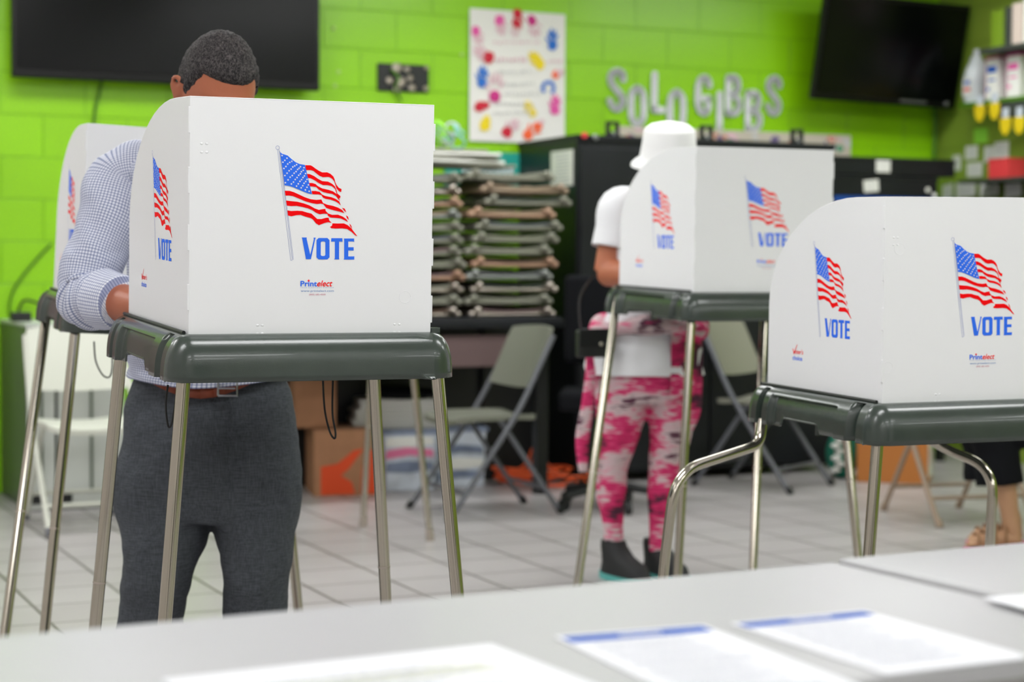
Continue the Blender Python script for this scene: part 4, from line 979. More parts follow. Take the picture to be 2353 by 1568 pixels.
# ---------------------------------------------------------------- things on the back wall
def wall_root(name, px, py, off, label, cat, group=None):
    p = wallpt(px, py, off); return empty(name, p, TH, label, cat, group), p
def wlocal(p0, px, py, off=0.0):
    """pixel on the wall plane -> local x, z about p0"""
    q = wallpt(px, py, off); d = q - p0; return d.dot(WX), d.z
def tv(name, tl, tr, br, bl, off, label, tilt=0.0, w=None, silver=True):
    ps = [wallpt(*q, off) for q in (tl, tr, br, bl)]; cx = sum(((p) for p in ps), V()) / 4
    W_ = ((ps[1] - ps[0]).length + (ps[2] - ps[3]).length) / 2; H_ = ((ps[0].z - ps[3].z) + (ps[1].z - ps[2].z)) / 2
    r = empty(name, cx, TH, label, 'television'); T = Matrix.Rotation(tilt[0], 3, 'Y') @ Matrix.Rotation(tilt[1], 3, 'X') if tilt else Matrix.Identity(3)
    T4 = T.to_4x4()
    b = MB(); b.box((0, .02, 0), (W_, .045, H_)); b.xf(T4); b.build('casing', M_bezel, r, bevel=.008)
    s = MB(); s.box((0, -.006, .008), (W_ - .045, .008, H_ - .075)); s.xf(T4); s.build('screen', M_screen, r)
    if silver:
        s = MB(); s.box((0, -.006, -H_ / 2 + .028), (W_ * .86, .006, .012)); s.xf(T4); s.build('trim_strip', M_bezel, r, bevel=.002)
        s = MB(); s.ell((W_ * .43, -.008, -H_ / 2 + .03), (.016, .004, .016), nu=18, nv=8); s.xf(T4); s.build('badge', M_silver, r, smooth=True)
        s = MB(); s.box((W_ * .19, -.008, -H_ / 2 + .028), (.19, .006, .016)); s.xf(T4); s.build('speaker_grille', M_silver, r, bevel=.002)
    m = MB(); m.box((0, .06, 0), (.25, .05, .25)); m.xf(T4); 
    m.build('wall_mount', M_dark, r)
    m = MB(); m.tube([V((0, .08, 0)), V((0, off - .001, 0))], .03, 10); m.box((0, off - .006, 0), (.2, .01, .3)); m.build('mount_arm', M_dark, r, smooth='auto')
    return r
tv('television', (27, -170), (741, -140), (729, 210), (27, 175), .13, 'large black television on the green wall above the man', silver=False, tilt=(0.0, .0))
tv('television', (1900, -12), (2232, 10), (2193, 246), (1866, 233), .30, 'smaller black television tilted down on a wall arm near the corner', tilt=(.02, .20))
def cable(pts, r, off, label, m=M_dark, cat='cable', group=None):
    P = [wallpt(a, b, off) for a, b in pts]; mb = MB(); mb.tube(spl(P, 8), r, 8); o = mb.build('cable', m, loc=P[0], smooth=True); return tag(o, label, cat, group)
M_gcab = mat('painted_over_cable', (78, 128, 12), 0.4)
cable([(234, 182), (228, 215), (219, 250), (214, 300), (205, 360)], .008, .012, 'cable painted green running down the wall below the large television', M_gcab)
cable([(118, 560), (85, 595), (52, 635), (30, 670), (22, 705), (26, 738)], .006, .012, 'thin cable curving down the wall to the light grey cabinets', M_gcab)
cable([(95, 700), (60, 690), (46, 705), (42, 730), (48, 742)], .006, .03, 'short dark cable looping up behind the light grey cabinets', M_cord)
cable([(2149, 235), (2149, 290), (2147, 365)], .012, .03, 'dark cable hanging from the tilted television in the corner', M_gcab)
# black wall plate with cables
r, p0 = wall_root('wall_plate', 924, 180, .008, 'black media wall plate with a tangle of sockets between the televisions', 'wall plate')
x0, z1 = wlocal(p0, 866, 145); x1, z0 = wlocal(p0, 983, 214)
m = MB(); m.box(((x0 + x1) / 2, 0, (z0 + z1) / 2), (x1 - x0, .014, z1 - z0)); m.build('plate', M_dark, r, bevel=.003)
for (u, v, rr) in ((.36, .15, .026), (.22, .62, .020), (.44, .66, .026), (.36, .93, .020), (.62, .5, .016), (.66, .85, .02), (.93, .85, .014), (.94, .1, .012), (.56, .18, .016)):
    m = MB(); cx, cz = x0 + (x1 - x0) * u, z1 - (z1 - z0) * v; m.lathe([(rr, 0), (rr, .012), (rr * .7, .016), (rr * .5, .006)], (cx, -.007, cz), 18, M=Matrix.Rotation(PI / 2, 3, 'X')); m.build('socket', M_satin, r, smooth='auto')
m = MB(); m.tube(spl([V((x0 + .07, -.01, z1 - .03)), V((x0 + .10, -.05, z1 - .08)), V((x0 + .09, -.03, z0 + .02)), V((x0 + .13, -.015, z0 - .05))], 8), .006, 8); m.build('lead', M_gcab, r, smooth=True)
M_scr = mat('painted_screw', (186, 216, 120), .4)
# specks of putty and screw heads left on the wall
for (a, b), lab in (((767, 65), 'pale screw head in the wall beside the top of the large television'), ((770, 197), 'pale screw head in the wall beside the lower corner of the large television'), ((1061, 125), 'pale screw head in the wall just left of the handprint poster'), ((778, 165), 'faint screw head just above the one by the large television corner')):
    m = MB(); p = wallpt(a, b, .004); m.ell((0, 0, 0), (.011, .005, .011), nu=12, nv=8); o = m.build('screw_head', M_scr, smooth=True); o.location = p; o.rotation_euler.z = TH
    tag(o, lab, 'screw', 'screw heads left in the green wall')

# handprint poster
r, p0 = wall_root('handprint_poster', 1187, 175, .006, 'white paper poster covered in coloured painted handprints', 'poster')
X0, Z1 = wlocal(p0, 1077, 19); X1, Z0 = wlocal(p0, 1295, 332)
m = MB(); nx, nz = 14, 20
for i in range(nx):
    for j in range(nz):
        pass
vv = []
for j in range(nz + 1):
    for i in range(nx + 1):
        x = X0 + (X1 - X0) * i / nx; z = Z0 + (Z1 - Z0) * j / nz
        z += -.006 * i / nx * 0; vv.append((x, -.004 - .008 * (.5 + .5 * noise.noise(V((x * 4, z * 4, 0)))), z))
m.add(vv, [(j * (nx + 1) + i, j * (nx + 1) + i + 1, (j + 1) * (nx + 1) + i + 1, (j + 1) * (nx + 1) + i) for j in range(nz) for i in range(nx)])
pap = m.build('paper', M_pap2, r, smooth=True)
def pfn(dx=0.0):
    return lambda q: V((q[0], -.0145, q[1]))
pk = list(PAINT); pi = {k: i for i, k in enumerate(pk)}
art = MB()
def blob(cx, cy, rx, ry, k, n=16, j=.12, rot_=0.0):
    """cx, cy in the 2195 x 1568 view of pixels 840..1400, 0..400"""
    u, w_ = wlocal(p0, 840 + cx / 3.92, cy / 3.92); s = .00066
    pts = []
    for i in range(n):
        a = 2 * PI * i / n; q = 1 + random.uniform(-j, j); dx, dy = rx * q * math.cos(a), ry * q * math.sin(a)
        dx, dy = dx * math.cos(rot_) - dy * math.sin(rot_), dx * math.sin(rot_) + dy * math.cos(rot_)
        pts.append((u + dx * s * 1.06, w_ - dy * s))
    art.poly(pts, lambda q: V((q[0], -.0145 - .0002 * len(art.f) / 60, q[1])), pi[k])
def handp(cx, cy, k, ang, sc=1.0, fk=None, fl_=1.0):
    """palm and five finger marks; ang: direction of the fingers, 0 = up"""
    blob(cx, cy, 44 * sc, 48 * sc, k)
    for a, l in ((-.95, .8), (-.38, 1.15), (-.08, 1.3), (.22, 1.2), (.55, .95)):
        t = ang + a * .8; blob(cx + math.sin(t) * 86 * sc * l * fl_, cy - math.cos(t) * 86 * sc * l * fl_, 12 * sc, 36 * sc * l, fk or k, 10, .15, t)
handp(1195, 190, 'pink', 3.0, .95, 'rose', .9); handp(1355, 130, 'crimson', 3.2, .9, 'crimson'); handp(1345, 215, 'crimson', 3.3, .6, 'rose', 1.5); handp(1485, 190, 'magenta', 2.9, .9, 'rose', 1.2)
handp(980, 285, 'pink', 2.8, .85, 'rose', 1.0); handp(1670, 410, 'blue', 0, .95); handp(1095, 520, 'crimson', -1.0, 1.1, 'rose', .9); handp(1555, 580, 'yellow', -.7, 1.0, 'yellow', .9)
blob(1530, 530, 34, 30, 'yellow'); handp(1035, 745, 'blue', .1, .95); handp(1150, 870, 'magenta', .1, 1.1, 'rose', 1.4); handp(1700, 675, 'orange', 1.2, .75, 'rose', .6)
for k in range(9): blob(1632 + 50 * math.cos(2.6 + k * .55), 795 + 52 * math.sin(2.6 + k * .55), 17, 17, 'blue', 10)
handp(1690, 990, 'pink', .1, .95, 'pink', .9); handp(1010, 965, 'crimson', 1.3, .9, 'crimson', .6); handp(1060, 1135, 'yellow', .3, 1.0, 'yellow', .5); handp(1490, 1020, 'yellow', -.5, .75, 'yellow', 1.1)
handp(1258, 1190, 'crimson', .8, 1.0, 'rose', 1.0); handp(1450, 1215, 'orange', .9, .95, 'orange', 1.1); handp(1550, 1130, 'orange', .7, .5, 'rose', .8)
def scrib(cx, cy, wd, h, k, seed=0):
    rnd = random.Random(seed); x = -wd / 2
    while x < wd / 2:
        l = rnd.uniform(14, 34); blob(cx + x, cy + rnd.uniform(-6, 6), l * .45, h * rnd.uniform(.3, .5), k, 9, .3, rnd.uniform(-.5, .5)); x += l + rnd.uniform(4, 14)
for cx, cy, wd, h, k in ((1360, 385, 420, 26, 'rose'), (1300, 540, 260, 40, 'rose'), (1340, 650, 300, 26, 'grey'), (1370, 760, 280, 26, 'grey'), (1400, 850, 320, 26, 'grey'), (1330, 940, 340, 24, 'grey'), (1330, 1020, 360, 24, 'grey'), (1690, 560, 100, 30, 'rose')): scrib(cx, cy, wd, h, k, int(cx + cy))
art.build('painted_handprints', [PAINT[k] for k in pk], pap)

# glitter letters SOLO GIBBS
def stroke(mb, pts, wd, cl=False):
    """rounded band along (x, z) points, 9 mm thick, like cut glitter foam"""
    P = spl([(a, b, 0) for a, b in pts], 6) if len(pts) > 2 else [V((a, b, 0)) for a, b in pts]
    for i in range(len(P) - 1):
        a, b = P[i], P[i + 1]; d = (b - a)
        if d.length < 1e-6: continue
        n = V((-d.y, d.x, 0)).normalized() * wd / 2
        mb.prism([(a + n)[:2], (b + n)[:2], (b - n)[:2], (a - n)[:2]][::1], -.0045, .0045)
    for p in P[::2] + [P[-1]]:
        mb.prism([(p.x + wd / 2 * math.cos(2 * PI * k / 10), p.y + wd / 2 * math.sin(2 * PI * k / 10)) for k in range(10)], -.0048, .0046)
GL = {
 'S': [[(.90, .80), (.85, .93), (.55, 1.0), (.22, .93), (.12, .76), (.28, .60), (.58, .46), (.84, .30), (.84, .12), (.58, .0), (.28, .04), (.08, .20)]],
 'O': [[(.5, 1.0), (.14, .86), (.06, .5), (.14, .14), (.5, 0), (.86, .14), (.94, .5), (.86, .86), (.5, 1.0)]],
 'L': [[(.2, 1.0), (.18, .5), (.2, .04)], [(.2, .03), (.95, .04)]],
 'G': [[(.88, .80), (.78, .95), (.5, 1.0), (.18, .88), (.08, .5), (.16, .14), (.5, 0), (.80, .10), (.86, .40)], [(.55, .42), (.88, .42)]],
 'I': [[(.5, 1.0), (.5, .5), (.5, 0)]],
 'B': [[(.14, 1.0), (.12, .5), (.14, .0)], [(.14, .99), (.6, 1.0), (.84, .86), (.76, .64), (.4, .54)], [(.4, .54), (.84, .42), (.92, .2), (.66, .02), (.14, .01)]]}
for ch, x0, z0, x1, z1, lab in (('S', 395, 1005, 600, 615, 'silver glitter letter S that starts the row of letters on the wall'), ('O', 590, 1145, 780, 765, 'silver glitter letter O beside the first S on the wall'), ('L', 790, 1030, 945, 645, 'silver glitter letter L on the wall'), ('O', 940, 1190, 1135, 800, 'silver glitter letter O partly hidden behind the white hat'),
        ('G', 1190, 1045, 1375, 675, 'silver glitter letter G on the wall'), ('I', 1385, 1205, 1465, 820, 'silver glitter letter I on the wall, hanging low'), ('B', 1460, 1050, 1640, 675, 'silver glitter letter B on the wall, upper one of the pair'), ('B', 1635, 1195, 1825, 815, 'silver glitter letter B on the wall, lower one of the pair'), ('S', 1825, 1045, 2000, 680, 'silver glitter letter S that ends the row, nearest the tilted television')):
    A = wallpt(1290 + x0 / 3.922, z0 / 3.922, .012); B_ = wallpt(1290 + x1 / 3.922, z1 / 3.922, .012)
    Wd = (B_ - A).dot(WX); Ht = B_.z - A.z; sw = .040; mb = MB()
    for st in GL[ch]:
        stroke(mb, [(sw / 2 + a * (Wd - sw), sw / 2 + b * (Ht - sw)) for a, b in st], sw)
    o = mb.build('glitter_letter', M_glit); o.location = A; o.rotation_euler.z = TH; tag(o, lab, 'wall letter', 'glitter letters on the green wall')

# long picture banner low on the wall, teal banner behind the chair stacks
r, p0 = wall_root('picture_banner', 1700, 330, .01, 'long pale picture banner on the wall behind the black cabinet', 'banner')
x0, z1 = wlocal(p0, 1420, 290); x1, _ = wlocal(p0, 1951, 310); _, z0 = wlocal(p0, 1951, 362)
m = MB(); m.box(((x0 + x1) / 2, -.002, (z0 + z1) / 2), (x1 - x0, .012, z1 - z0)); pb = m.build('board', mat('pale_pink_board', (204, 196, 180), 0.7), r)
m = MB(); rnd = random.Random(3)
for k in range(46):
    x = rnd.uniform(x0 + .02, x1 - .02); z = rnd.uniform(z0 + .02, z1 - .015); w_ = rnd.uniform(.008, .035); h = rnd.uniform(.008, .03)
    m.poly([(x + w_ * math.cos(t) * rnd.uniform(.7, 1.2), z + h * math.sin(t)) for t in [2 * PI * q / 9 for q in range(9)]], lambda q: V((q[0], -.0085 - .0001 * k, q[1])), rnd.randrange(5))
m.build('small_pictures', [PAINT['rose'], PAINT['grey'], mat('soft_orange', (214, 130, 96), .7), mat('soft_green', (60, 150, 110), .7), mat('soft_violet', (110, 96, 140), .7)], pb)
r, p0 = wall_root('teal_banner', 1115, 375, .01, 'teal banner with white lettering low on the wall behind the stacked chairs', 'banner')
x0, z1 = wlocal(p0, 1020, 347); x1, _ = wlocal(p0, 1215, 352); _, z0 = wlocal(p0, 1115, 430)
m = MB(); m.box(((x0 + x1) / 2, -.002, (z0 + z1) / 2), (x1 - x0, .006, z1 - z0)); pb = m.build('cloth', M_tealp, r)
m = MB(); x = x0 + .10
for k in range(9):
    m.poly([(x, z1 - .12), (x + .022, z1 - .12), (x + .026, z1 - .075), (x + .004, z1 - .075)], lambda q: V((q[0], -.0056, q[1]))); x += .034
m.build('lettering', M_pwhite, pb)

# ---------------------------------------------------------------- black cabinet with clips
def onwall(px, off):
    """floor point under a pixel column, off metres in front of the back wall"""
    p = wallpt(px, 600, off); return V((p.x, p.y, 0))
cc = V((.33, 9.27, 0)); CW, CD, CH = 1.55, .70, at(1326, 311, y=9.27).z
cab = empty('storage_cabinet', cc, TH, 'tall black metal cabinet behind the person in the white hat', 'cabinet')
m = MB(); m.box((CW / 2, CD / 2, CH / 2 + .02), (CW, CD, CH - .04)); m.build('carcass', [M_black], cab, bevel=.006)
m = MB(); m.box((-.003, CD / 2, CH / 2 + .02), (.006, CD - .01, CH - .06)); m.build('side_panel', M_blackg, cab, bevel=.002)
for i in range(2):
    m = MB(); m.box((CW * (.25 + .5 * i), -.011, CH / 2), (CW / 2 - .012, .022, CH - .12)); d_ = m.build('door', M_black, cab, bevel=.004)
    m = MB(); x = CW / 2 + (-.05 if i == 0 else .05); m.tube([(x, -.022, 1.0), (x, -.05, 1.0), (x, -.05, 1.14), (x, -.022, 1.14)], .006, 8); m.build('handle', M_silver, d_, smooth='auto')
m = MB(); m.box((CW / 2, CD / 2, CH - .01), (CW + .02, CD + .02, .03)); m.build('top_rail', M_black, cab, bevel=.004)
for px, lab in ((1410, 'black clamp on the cabinet top, left of the white hat'), (1625, 'black clamp on the cabinet top, just right of the white hat'), (1833, 'black clamp on the cabinet top, above the right part of the middle booth')):
    s_ = (at(px, 300, y=9.6) - cc).dot(WX); s_ = (s_ * 1.0); q = cc + WX * s_
    # slide so that it sits at the pixel column on the cabinet's front edge
    for _ in range(4):
        q = cc + WX * s_; pxq = 1176 + FPX * q.x / q.y; s_ += (px - pxq) / FPX * q.y / math.cos(TH) * 1.0
    k = empty('spring_clamp', cc + WX * s_ + WN * .03 + V((0, 0, CH + .005)), TH, lab, 'clamp', 'black clamps on the cabinet top')
    m = MB(); m.box((-.027, 0, .038), (.016, .03, .076)); m.box((.027, 0, .038), (.016, .03, .076)); m.box((0, 0, .068), (.07, .03, .016)); m.box((0, 0, .01), (.07, .034, .020)); m.build('jaw', M_dark, k, bevel=.003)
    m = MB(); m.ell((0, -.016, .012), (.010, .004, .010), nu=12, nv=8); m.build('rivet', M_silver, k, smooth=True)
# round magnets and a notice on the cabinet
for (px, py, col, lab) in ((1334, 312, M_redb, 'small red magnet at the upper corner of the black cabinet'), (1360, 316, M_silver, 'small silver magnet beside the red one on the black cabinet')):
    s_ = .02
    for _ in range(5):
        q = cc + WX * s_; s_ += (px - (1176 + FPX * q.x / q.y)) / FPX * q.y / math.cos(TH)
    m = MB(); m.lathe([(.016, 0), (.016, .008), (.012, .012)], (0, 0, 0), 18, M=Matrix.Rotation(PI / 2, 3, 'X')); q = cc + WX * s_ - WN * .024 + V((0, 0, at(px, py, y=q.y).z))
    o = m.build('magnet', col, smooth='auto'); o.location = q; o.rotation_euler.z = TH; tag(o, lab, 'magnet')
q = cc + WN * .16 - WX * .012
z_t, z_b = at(1300, 346, y=9.4).z, at(1300, 428, y=9.4).z
m = MB(); m.box((0, 0, (z_t + z_b) / 2), (.25, .004, z_t - z_b))
for k in range(9): m.box((random.uniform(-.01, .01), -.0025, z_t - .02 - k * .018), (random.uniform(.13, .2), .001, .004), mi=1)
o = m.build('notice_sheet', [M_note, M_ink]); o.location = (q.x, q.y, 0); o.rotation_euler.z = TH - PI / 2; tag(o, 'pinkish white notice taped to the side of the black cabinet', 'notice')

# black cases with labels to the right of the cabinet, on a blue-topped stand
BX = V((2.0, 10.0, 0))
def column_x(px, z, dist):
    """point on the plane 'dist' in front of the wall seen at a pixel column"""
    p = wallpt(px, 600, dist); return V((p.x, p.y, z))
a0 = column_x(1908, 0, .55); a1 = column_x(2192, 0, .55); a2 = column_x(2152, 0, .55)
zt = at(2050, 362, y=a0.y + .15).z; zm = at(2050, 403, y=a0.y + .15).z; zb = at(2050, 451, y=a0.y + .15).z
W1 = (a1 - a0).length; W2 = (a2 - a0).length
st_ = empty('stand', a0, TH, 'stand with a blue top carrying the two black cases', 'stand')
m = MB(); m.box((W1 / 2, .24, zb - .02), (W1, .50, .03)); m.build('top', mat('royal_blue_top', (24, 80, 170), .4), st_, bevel=.003)
for x in (.05, W1 - .05):
    for y in (.04, .44):
        m = MB(); m.box((x, y, (zb - .035) / 2), (.04, .04, zb - .035)); m.build('leg', M_dark, st_)
for k in range(3):
    m = MB(); m.box((W1 / 2, .24, .15 + k * .42), (W1 - .06, .44, .02)); m.build('shelf', M_black, st_)
for i, (wd, z0_, z1_, lx, lw, lab) in enumerate(((W1, zm, zt, .415, .155, 'upper of the two long black cases, with a white label'), (W2, zb - .005, zm - .002, .33, .17, 'lower of the two long black cases, with a crooked white label'))):
    r = empty('flat_case', a0 + V((0, 0, z0_)), TH, lab, 'case', 'long black cases by the corner'); h = z1_ - z0_
    m = MB(); m.box((wd / 2, .23, h / 2), (wd, .46, h)); m.build('case_body', M_black, r, bevel=.006)
    m = MB(); m.box((wd / 2, .229, h - .012), (wd + .006, .466, .018)); m.build('lid', M_black, r, bevel=.003)
    T = Matrix.Rotation(.0 if i == 0 else -.10, 3, 'Y'); m = MB(); m.box((0, 0, 0), (.095 if i == 0 else .1, .002, .066), M=T); 
    for k in range(3): m.box((T @ V((0, -.0015, .018 - k * .018))), (.07, .001, .003), M=T, mi=1)
    px_l = 2026 if i == 0 else 1999; s_ = (column_x(px_l, 0, .55) - a0).dot(WX)
    m.xf(Matrix.Translation((s_, -.003, h * .5))); m.build('label', [M_note, M_ink], r)
    if i == 1:
        for px_, dz in ((2129, .0), (2144, -.03)):
            s_ = (column_x(px_, 0, .55) - a0).dot(WX); m = MB(); m.ell((s_, -.004, h * .38 + dz), (.016, .005, .014), nu=14, nv=8); m.build('sticker', M_note, r, smooth=True)

# ---------------------------------------------------------------- right wall: shelf, bottles, notes
RN = -WX                                                     # into the room from the right wall
def rw(px, py, off=0.0):
    """point on the right wall plane seen at a pixel"""
    d = ray(px, py); c0 = corner.dot(WX) - off; t = c0 / d.dot(WX); return V((0, 0, HC)) + d * t
RA = TH - PI / 2
def note(px0, py0, px1, py1, m_, label, name='paper_note', cat='note', grp='notes taped to the right-hand wall', off=.004, lines=True, shear=0):
    A = rw(px0, py0, off); B = rw(px1, py0, off); Cc = rw(px0, py1, off)
    w_ = (V((B.x - A.x, B.y - A.y, 0))).length; h = abs(A.z - Cc.z)
    mb = MB(); mb.add([(0, -.002, 0), (w_, -.002, shear), (w_, -.002, -h + shear), (0, -.002, -h), (0, .0, 0), (w_, .0, shear), (w_, .0, -h + shear), (0, .0, -h)], [(0, 3, 2, 1), (4, 5, 6, 7), (0, 1, 5, 4), (3, 7, 6, 2), (0, 4, 7, 3), (1, 2, 6, 5)])
    if lines:
        for k in range(5): mb.box((w_ * .5, -.0025, -h * (.15 + .16 * k) + shear * .5), (w_ * random.uniform(.5, .8), .0006, h * .03), mi=1)
    o = mb.build(name, [m_, M_ink]); o.location = A; o.rotation_euler.z = RA; return tag(o, label, cat, grp)
note(2239, 296, 2270, 330, PAINT['lime'], 'bright lime green sticky note on the right-hand wall', name='sticky_note', cat='sticky note', grp=None, lines=False)
NB = (lambda a, b: (1900 + a / 5.194, 250 + b / 5.194))
for (a, b, c_, d_, lab) in ((1655, 450, 1800, 610, 'white note below the lime sticky note'), (1505, 560, 1600, 740, 'narrow white note beside the end of the upper black case'), (1675, 650, 1855, 820, 'white note under the one below the lime sticky note'),
                            (1880, 455, 2000, 640, 'white note overlapped by a larger one above the red box'), (2005, 400, 2175, 600, 'larger white note directly above the red box'), (1930, 610, 2030, 755, 'white note touching the left edge of the red box')):
    p, q = NB(a, b), NB(c_, d_); note(p[0], p[1], q[0], q[1], M_note, lab)
for (a, b, c_, d_, lab) in ((1545, 890, 1775, 1040, 'pale slanted card in the bottom row, left one'), (1830, 860, 2050, 1030, 'pale slanted card in the bottom row, middle one'), (2130, 870, 2325, 1040, 'pale slanted card in the bottom row, below the red box'), (1385, 920, 1500, 1050, 'greenish card in the bottom row, nearest the black cases')):
    p, q = NB(a, b), NB(c_, d_); note(p[0], p[1], q[0], q[1] + 6, M_note, lab, name='card', cat='card', grp='cards standing in the bottom row', off=.05, shear=.012)
# yellow tags on white hooks
for (px, py, lab) in ((2251, 260, 'yellow tag hanging above the lime sticky note'), (2285, 255, 'yellow tag right beside the one above the lime sticky note'), (2310, 290, 'lower yellow tag, third of the row'), (2342, 288, 'lower yellow tag at the right edge of the photo')):
    A = rw(px, py, .235); r = empty('hanging_tag', A, RA, lab, 'tag', 'yellow tags hanging under the shelf')
    m = MB(); m.prism([(-.046, .045), (.046, .045), (.042, -.016), (.014, -.05), (-.018, -.046), (-.042, -.012)], -.002, .002); m.build('tag_card', M_tagy, r, bevel=.001, seg=1)
    m = MB(); m.box((0, .001, .070), (.050, .004, .06)); m.build('clip', M_clear, r, bevel=.003)
# shelf, bowl, jug, cartons
S0 = rw(2203, 238, .20); S0 = S0 + WX * .20; S1 = rw(2480, 238, .0)
sL = (V((S1.x - S0.x, S1.y - S0.y, 0))).length
sh_ = empty('wall_shelf', S0, RA, 'dark grey shelf on the right-hand wall carrying the jug and cartons', 'shelf')
m = MB(); m.box((sL / 2 , -.10, -.012), (sL, .20, .024)); m.build('board', M_gcab, sh_, bevel=.003)
lx = (rw(2290, 300, .20) - rw(2203, 300, .20)); lx = V((lx.x, lx.y, 0)).length
m = MB(); m.box((lx + (sL - lx) / 2, -.194, -.07), (sL - lx, .010, .09)); m.build('front_lip', M_shelf, sh_, bevel=.002)
zs = S0.z
def onshelf(px, off):
    p = rw(px, 400, off); return V((p.x, p.y, zs + .0005))
jg = empty('jug', onshelf(2242, .11), RA, 'translucent white plastic jug with a label on the shelf', 'jug')
m = MB(); m.loft([((0, 0, .0), .052, .075), ((0, 0, .02), .055, .080), ((0, 0, .16), .055, .080), ((0, 0, .20), .048, .066), ((0, .0, .25), .026, .034), ((0, 0, .27), .018, .018), ((0, 0, .285), .018, .018)], 28); m.tube(spl([V((-.04, 0, .17)), V((-.058, 0, .21)), V((-.045, 0, .26)), V((-.012, 0, .275))], 6), .011, 10); m.build('bottle', M_jug, jg, smooth='auto')
m = MB(); m.lathe([(.021, 0), (.021, .022), (.018, .026)], (0, 0, .283), 20); m.build('cap', M_jug, jg, smooth='auto')
m = MB(); m.box((0.012, -.081, .09), (.075, .002, .10)); m.box((.012, -.0825, .075), (.06, .001, .018), mi=1); m.box((.012, -.0825, .115), (.05, .001, .02), mi=2); lb_ = m.build('label', [M_note, M_redb, M_hdr], jg)
cc2 = []
for (px, off, lab, mt, c2_) in ((2303, .10, 'white carton with blue print and magenta spine on the shelf', M_mag, M_hdr), (2352, .10, 'white carton with pink print at the right edge of the shelf', M_mag, PAINT['pink'])):
    r = empty('carton', onshelf(px, off), RA, lab, 'carton', 'cartons on the wall shelf')
    m = MB(); m.box((0, 0, .115), (.105, .17, .23)); m.box((0, 0, .236), (.11, .174, .014), mi=1); m.box((-.054, 0, .115), (.004, .172, .23), mi=1); m.build('box_body', [M_note, mt], r, bevel=.002)
    m = MB(); m.box((0, -.086, .17), (.08, .002, .035)); m.box((-.03, -.086, .06), (.02, .002, .02)); m.box((0, -.086, .11), (.06, .002, .010)); m.build('print', c2_, r)
S2 = rw(2262, 112, .28); z2 = S2.z - .0; S2 = S2 + WX * .28
s2 = empty('wall_shelf', V((S2.x, S2.y, z2)), RA, 'upper shelf on the right-hand wall holding files', 'shelf')
m = MB(); m.box((.35, -.14, -.012), (.8, .28, .024)); m.build('board', M_shelf, s2, bevel=.003)
for k, (x, wd, h, mt, lab) in enumerate(((.075, .10, .205, M_olive, 'olive green box file on the upper shelf'), (.165, .045, .215, M_shelf, 'dark box file on the upper shelf'), (.245, .085, .225, mat('beige_file', (204, 188, 176), .6), 'beige box file on the upper shelf'), (.33, .06, .235, M_note, 'white box file at the edge of the photo on the upper shelf'), (.40, .05, .235, M_mag, 'dark pink box file past the white one'))):
    r = empty('box_file', s2.location + Matrix.Rotation(RA, 3, 'Z') @ V((x, -.14, 0)), RA, lab, 'box file', 'box files on the upper shelf')
    m = MB(); m.box((0, 0, h / 2), (wd - .004, .24, h)); m.build('spine', mt, r, bevel=.004)
# red box on a small ledge, cards ledge
A = rw(2290, 412, .16); r = empty('red_box', A, RA, 'red cardboard box in front of the notes on the right', 'box')
m = MB(); m.box((.09, 0, .05), (.17, .13, .10)); m.build('box_body', M_redb, r, bevel=.003)
m = MB(); m.box((.09, 0, .105), (.176, .136, .012)); m.build('lid', M_redb, r, bevel=.003)
lz = A.z
for nm, zz, dep, lab in (('ledge', lz - .001, .26, 'narrow dark ledge carrying the red box'), ('ledge', rw(2250, 462, .05).z - .01, .16, 'narrow dark ledge under the bottom row of cards')):
    B = rw(2156 if dep < .2 else 2284, 500, 0); mb = MB(); mb.box((.45, -dep / 2, -.009), (.9, dep, .018)); o = mb.build(nm, M_shelf, bevel=.002); o.location = (B.x, B.y, zz); o.rotation_euler.z = RA; tag(o, lab, 'ledge')
# ---------------------------------------------------------------- dark table with folded chairs
tr0 = V(((1295 - 1176.5) / FPX * 8.85, 8.85, 0)); TZ2 = at(1200, 729, y=8.85).z
dt = empty('dark_table', tr0, TH, 'dark heavy table against the wall carrying the stacked folded chairs', 'table')
TL = 1.55
m = MB(); m.box((-TL / 2, .38, TZ2 - .03), (TL, .78, .04)); m.box((-TL / 2, .38, TZ2 - .005), (TL - .02, .76, .014)); m.build('table_top', M_black, dt, bevel=.006)
m = MB(); m.box((-.66, .07, TZ2 - .16), (1.0, .03, .15)); m.build('apron', M_mauve, dt, bevel=.003)
for x in (-.10, -TL + .10):
    for y in (.05, .70):
        m = MB(); m.box((x, y, (TZ2 - .05) / 2), (.06, .06, TZ2 - .05)); m.build('leg', M_dark, dt, bevel=.004)
m = MB(); m.box(((.22 - TL) / 2, .72, .42), (TL + .22, .02, .82)); m.build('added_backing', M_dark, dt)  # added dark sheet; hides the wall so the space under the table stays black
db = empty('added_dark_board', WN * (WC - .06) + WX * 3.05, TH, 'dark board added behind the piles of folded chairs to darken their gaps', 'board')
m = MB(); m.box((0, 0, .75), (1.0, .03, 1.5)); m.build('panel', M_dark, db, bevel=.004)  # made-up board that keeps the gaps between the chair piles dark
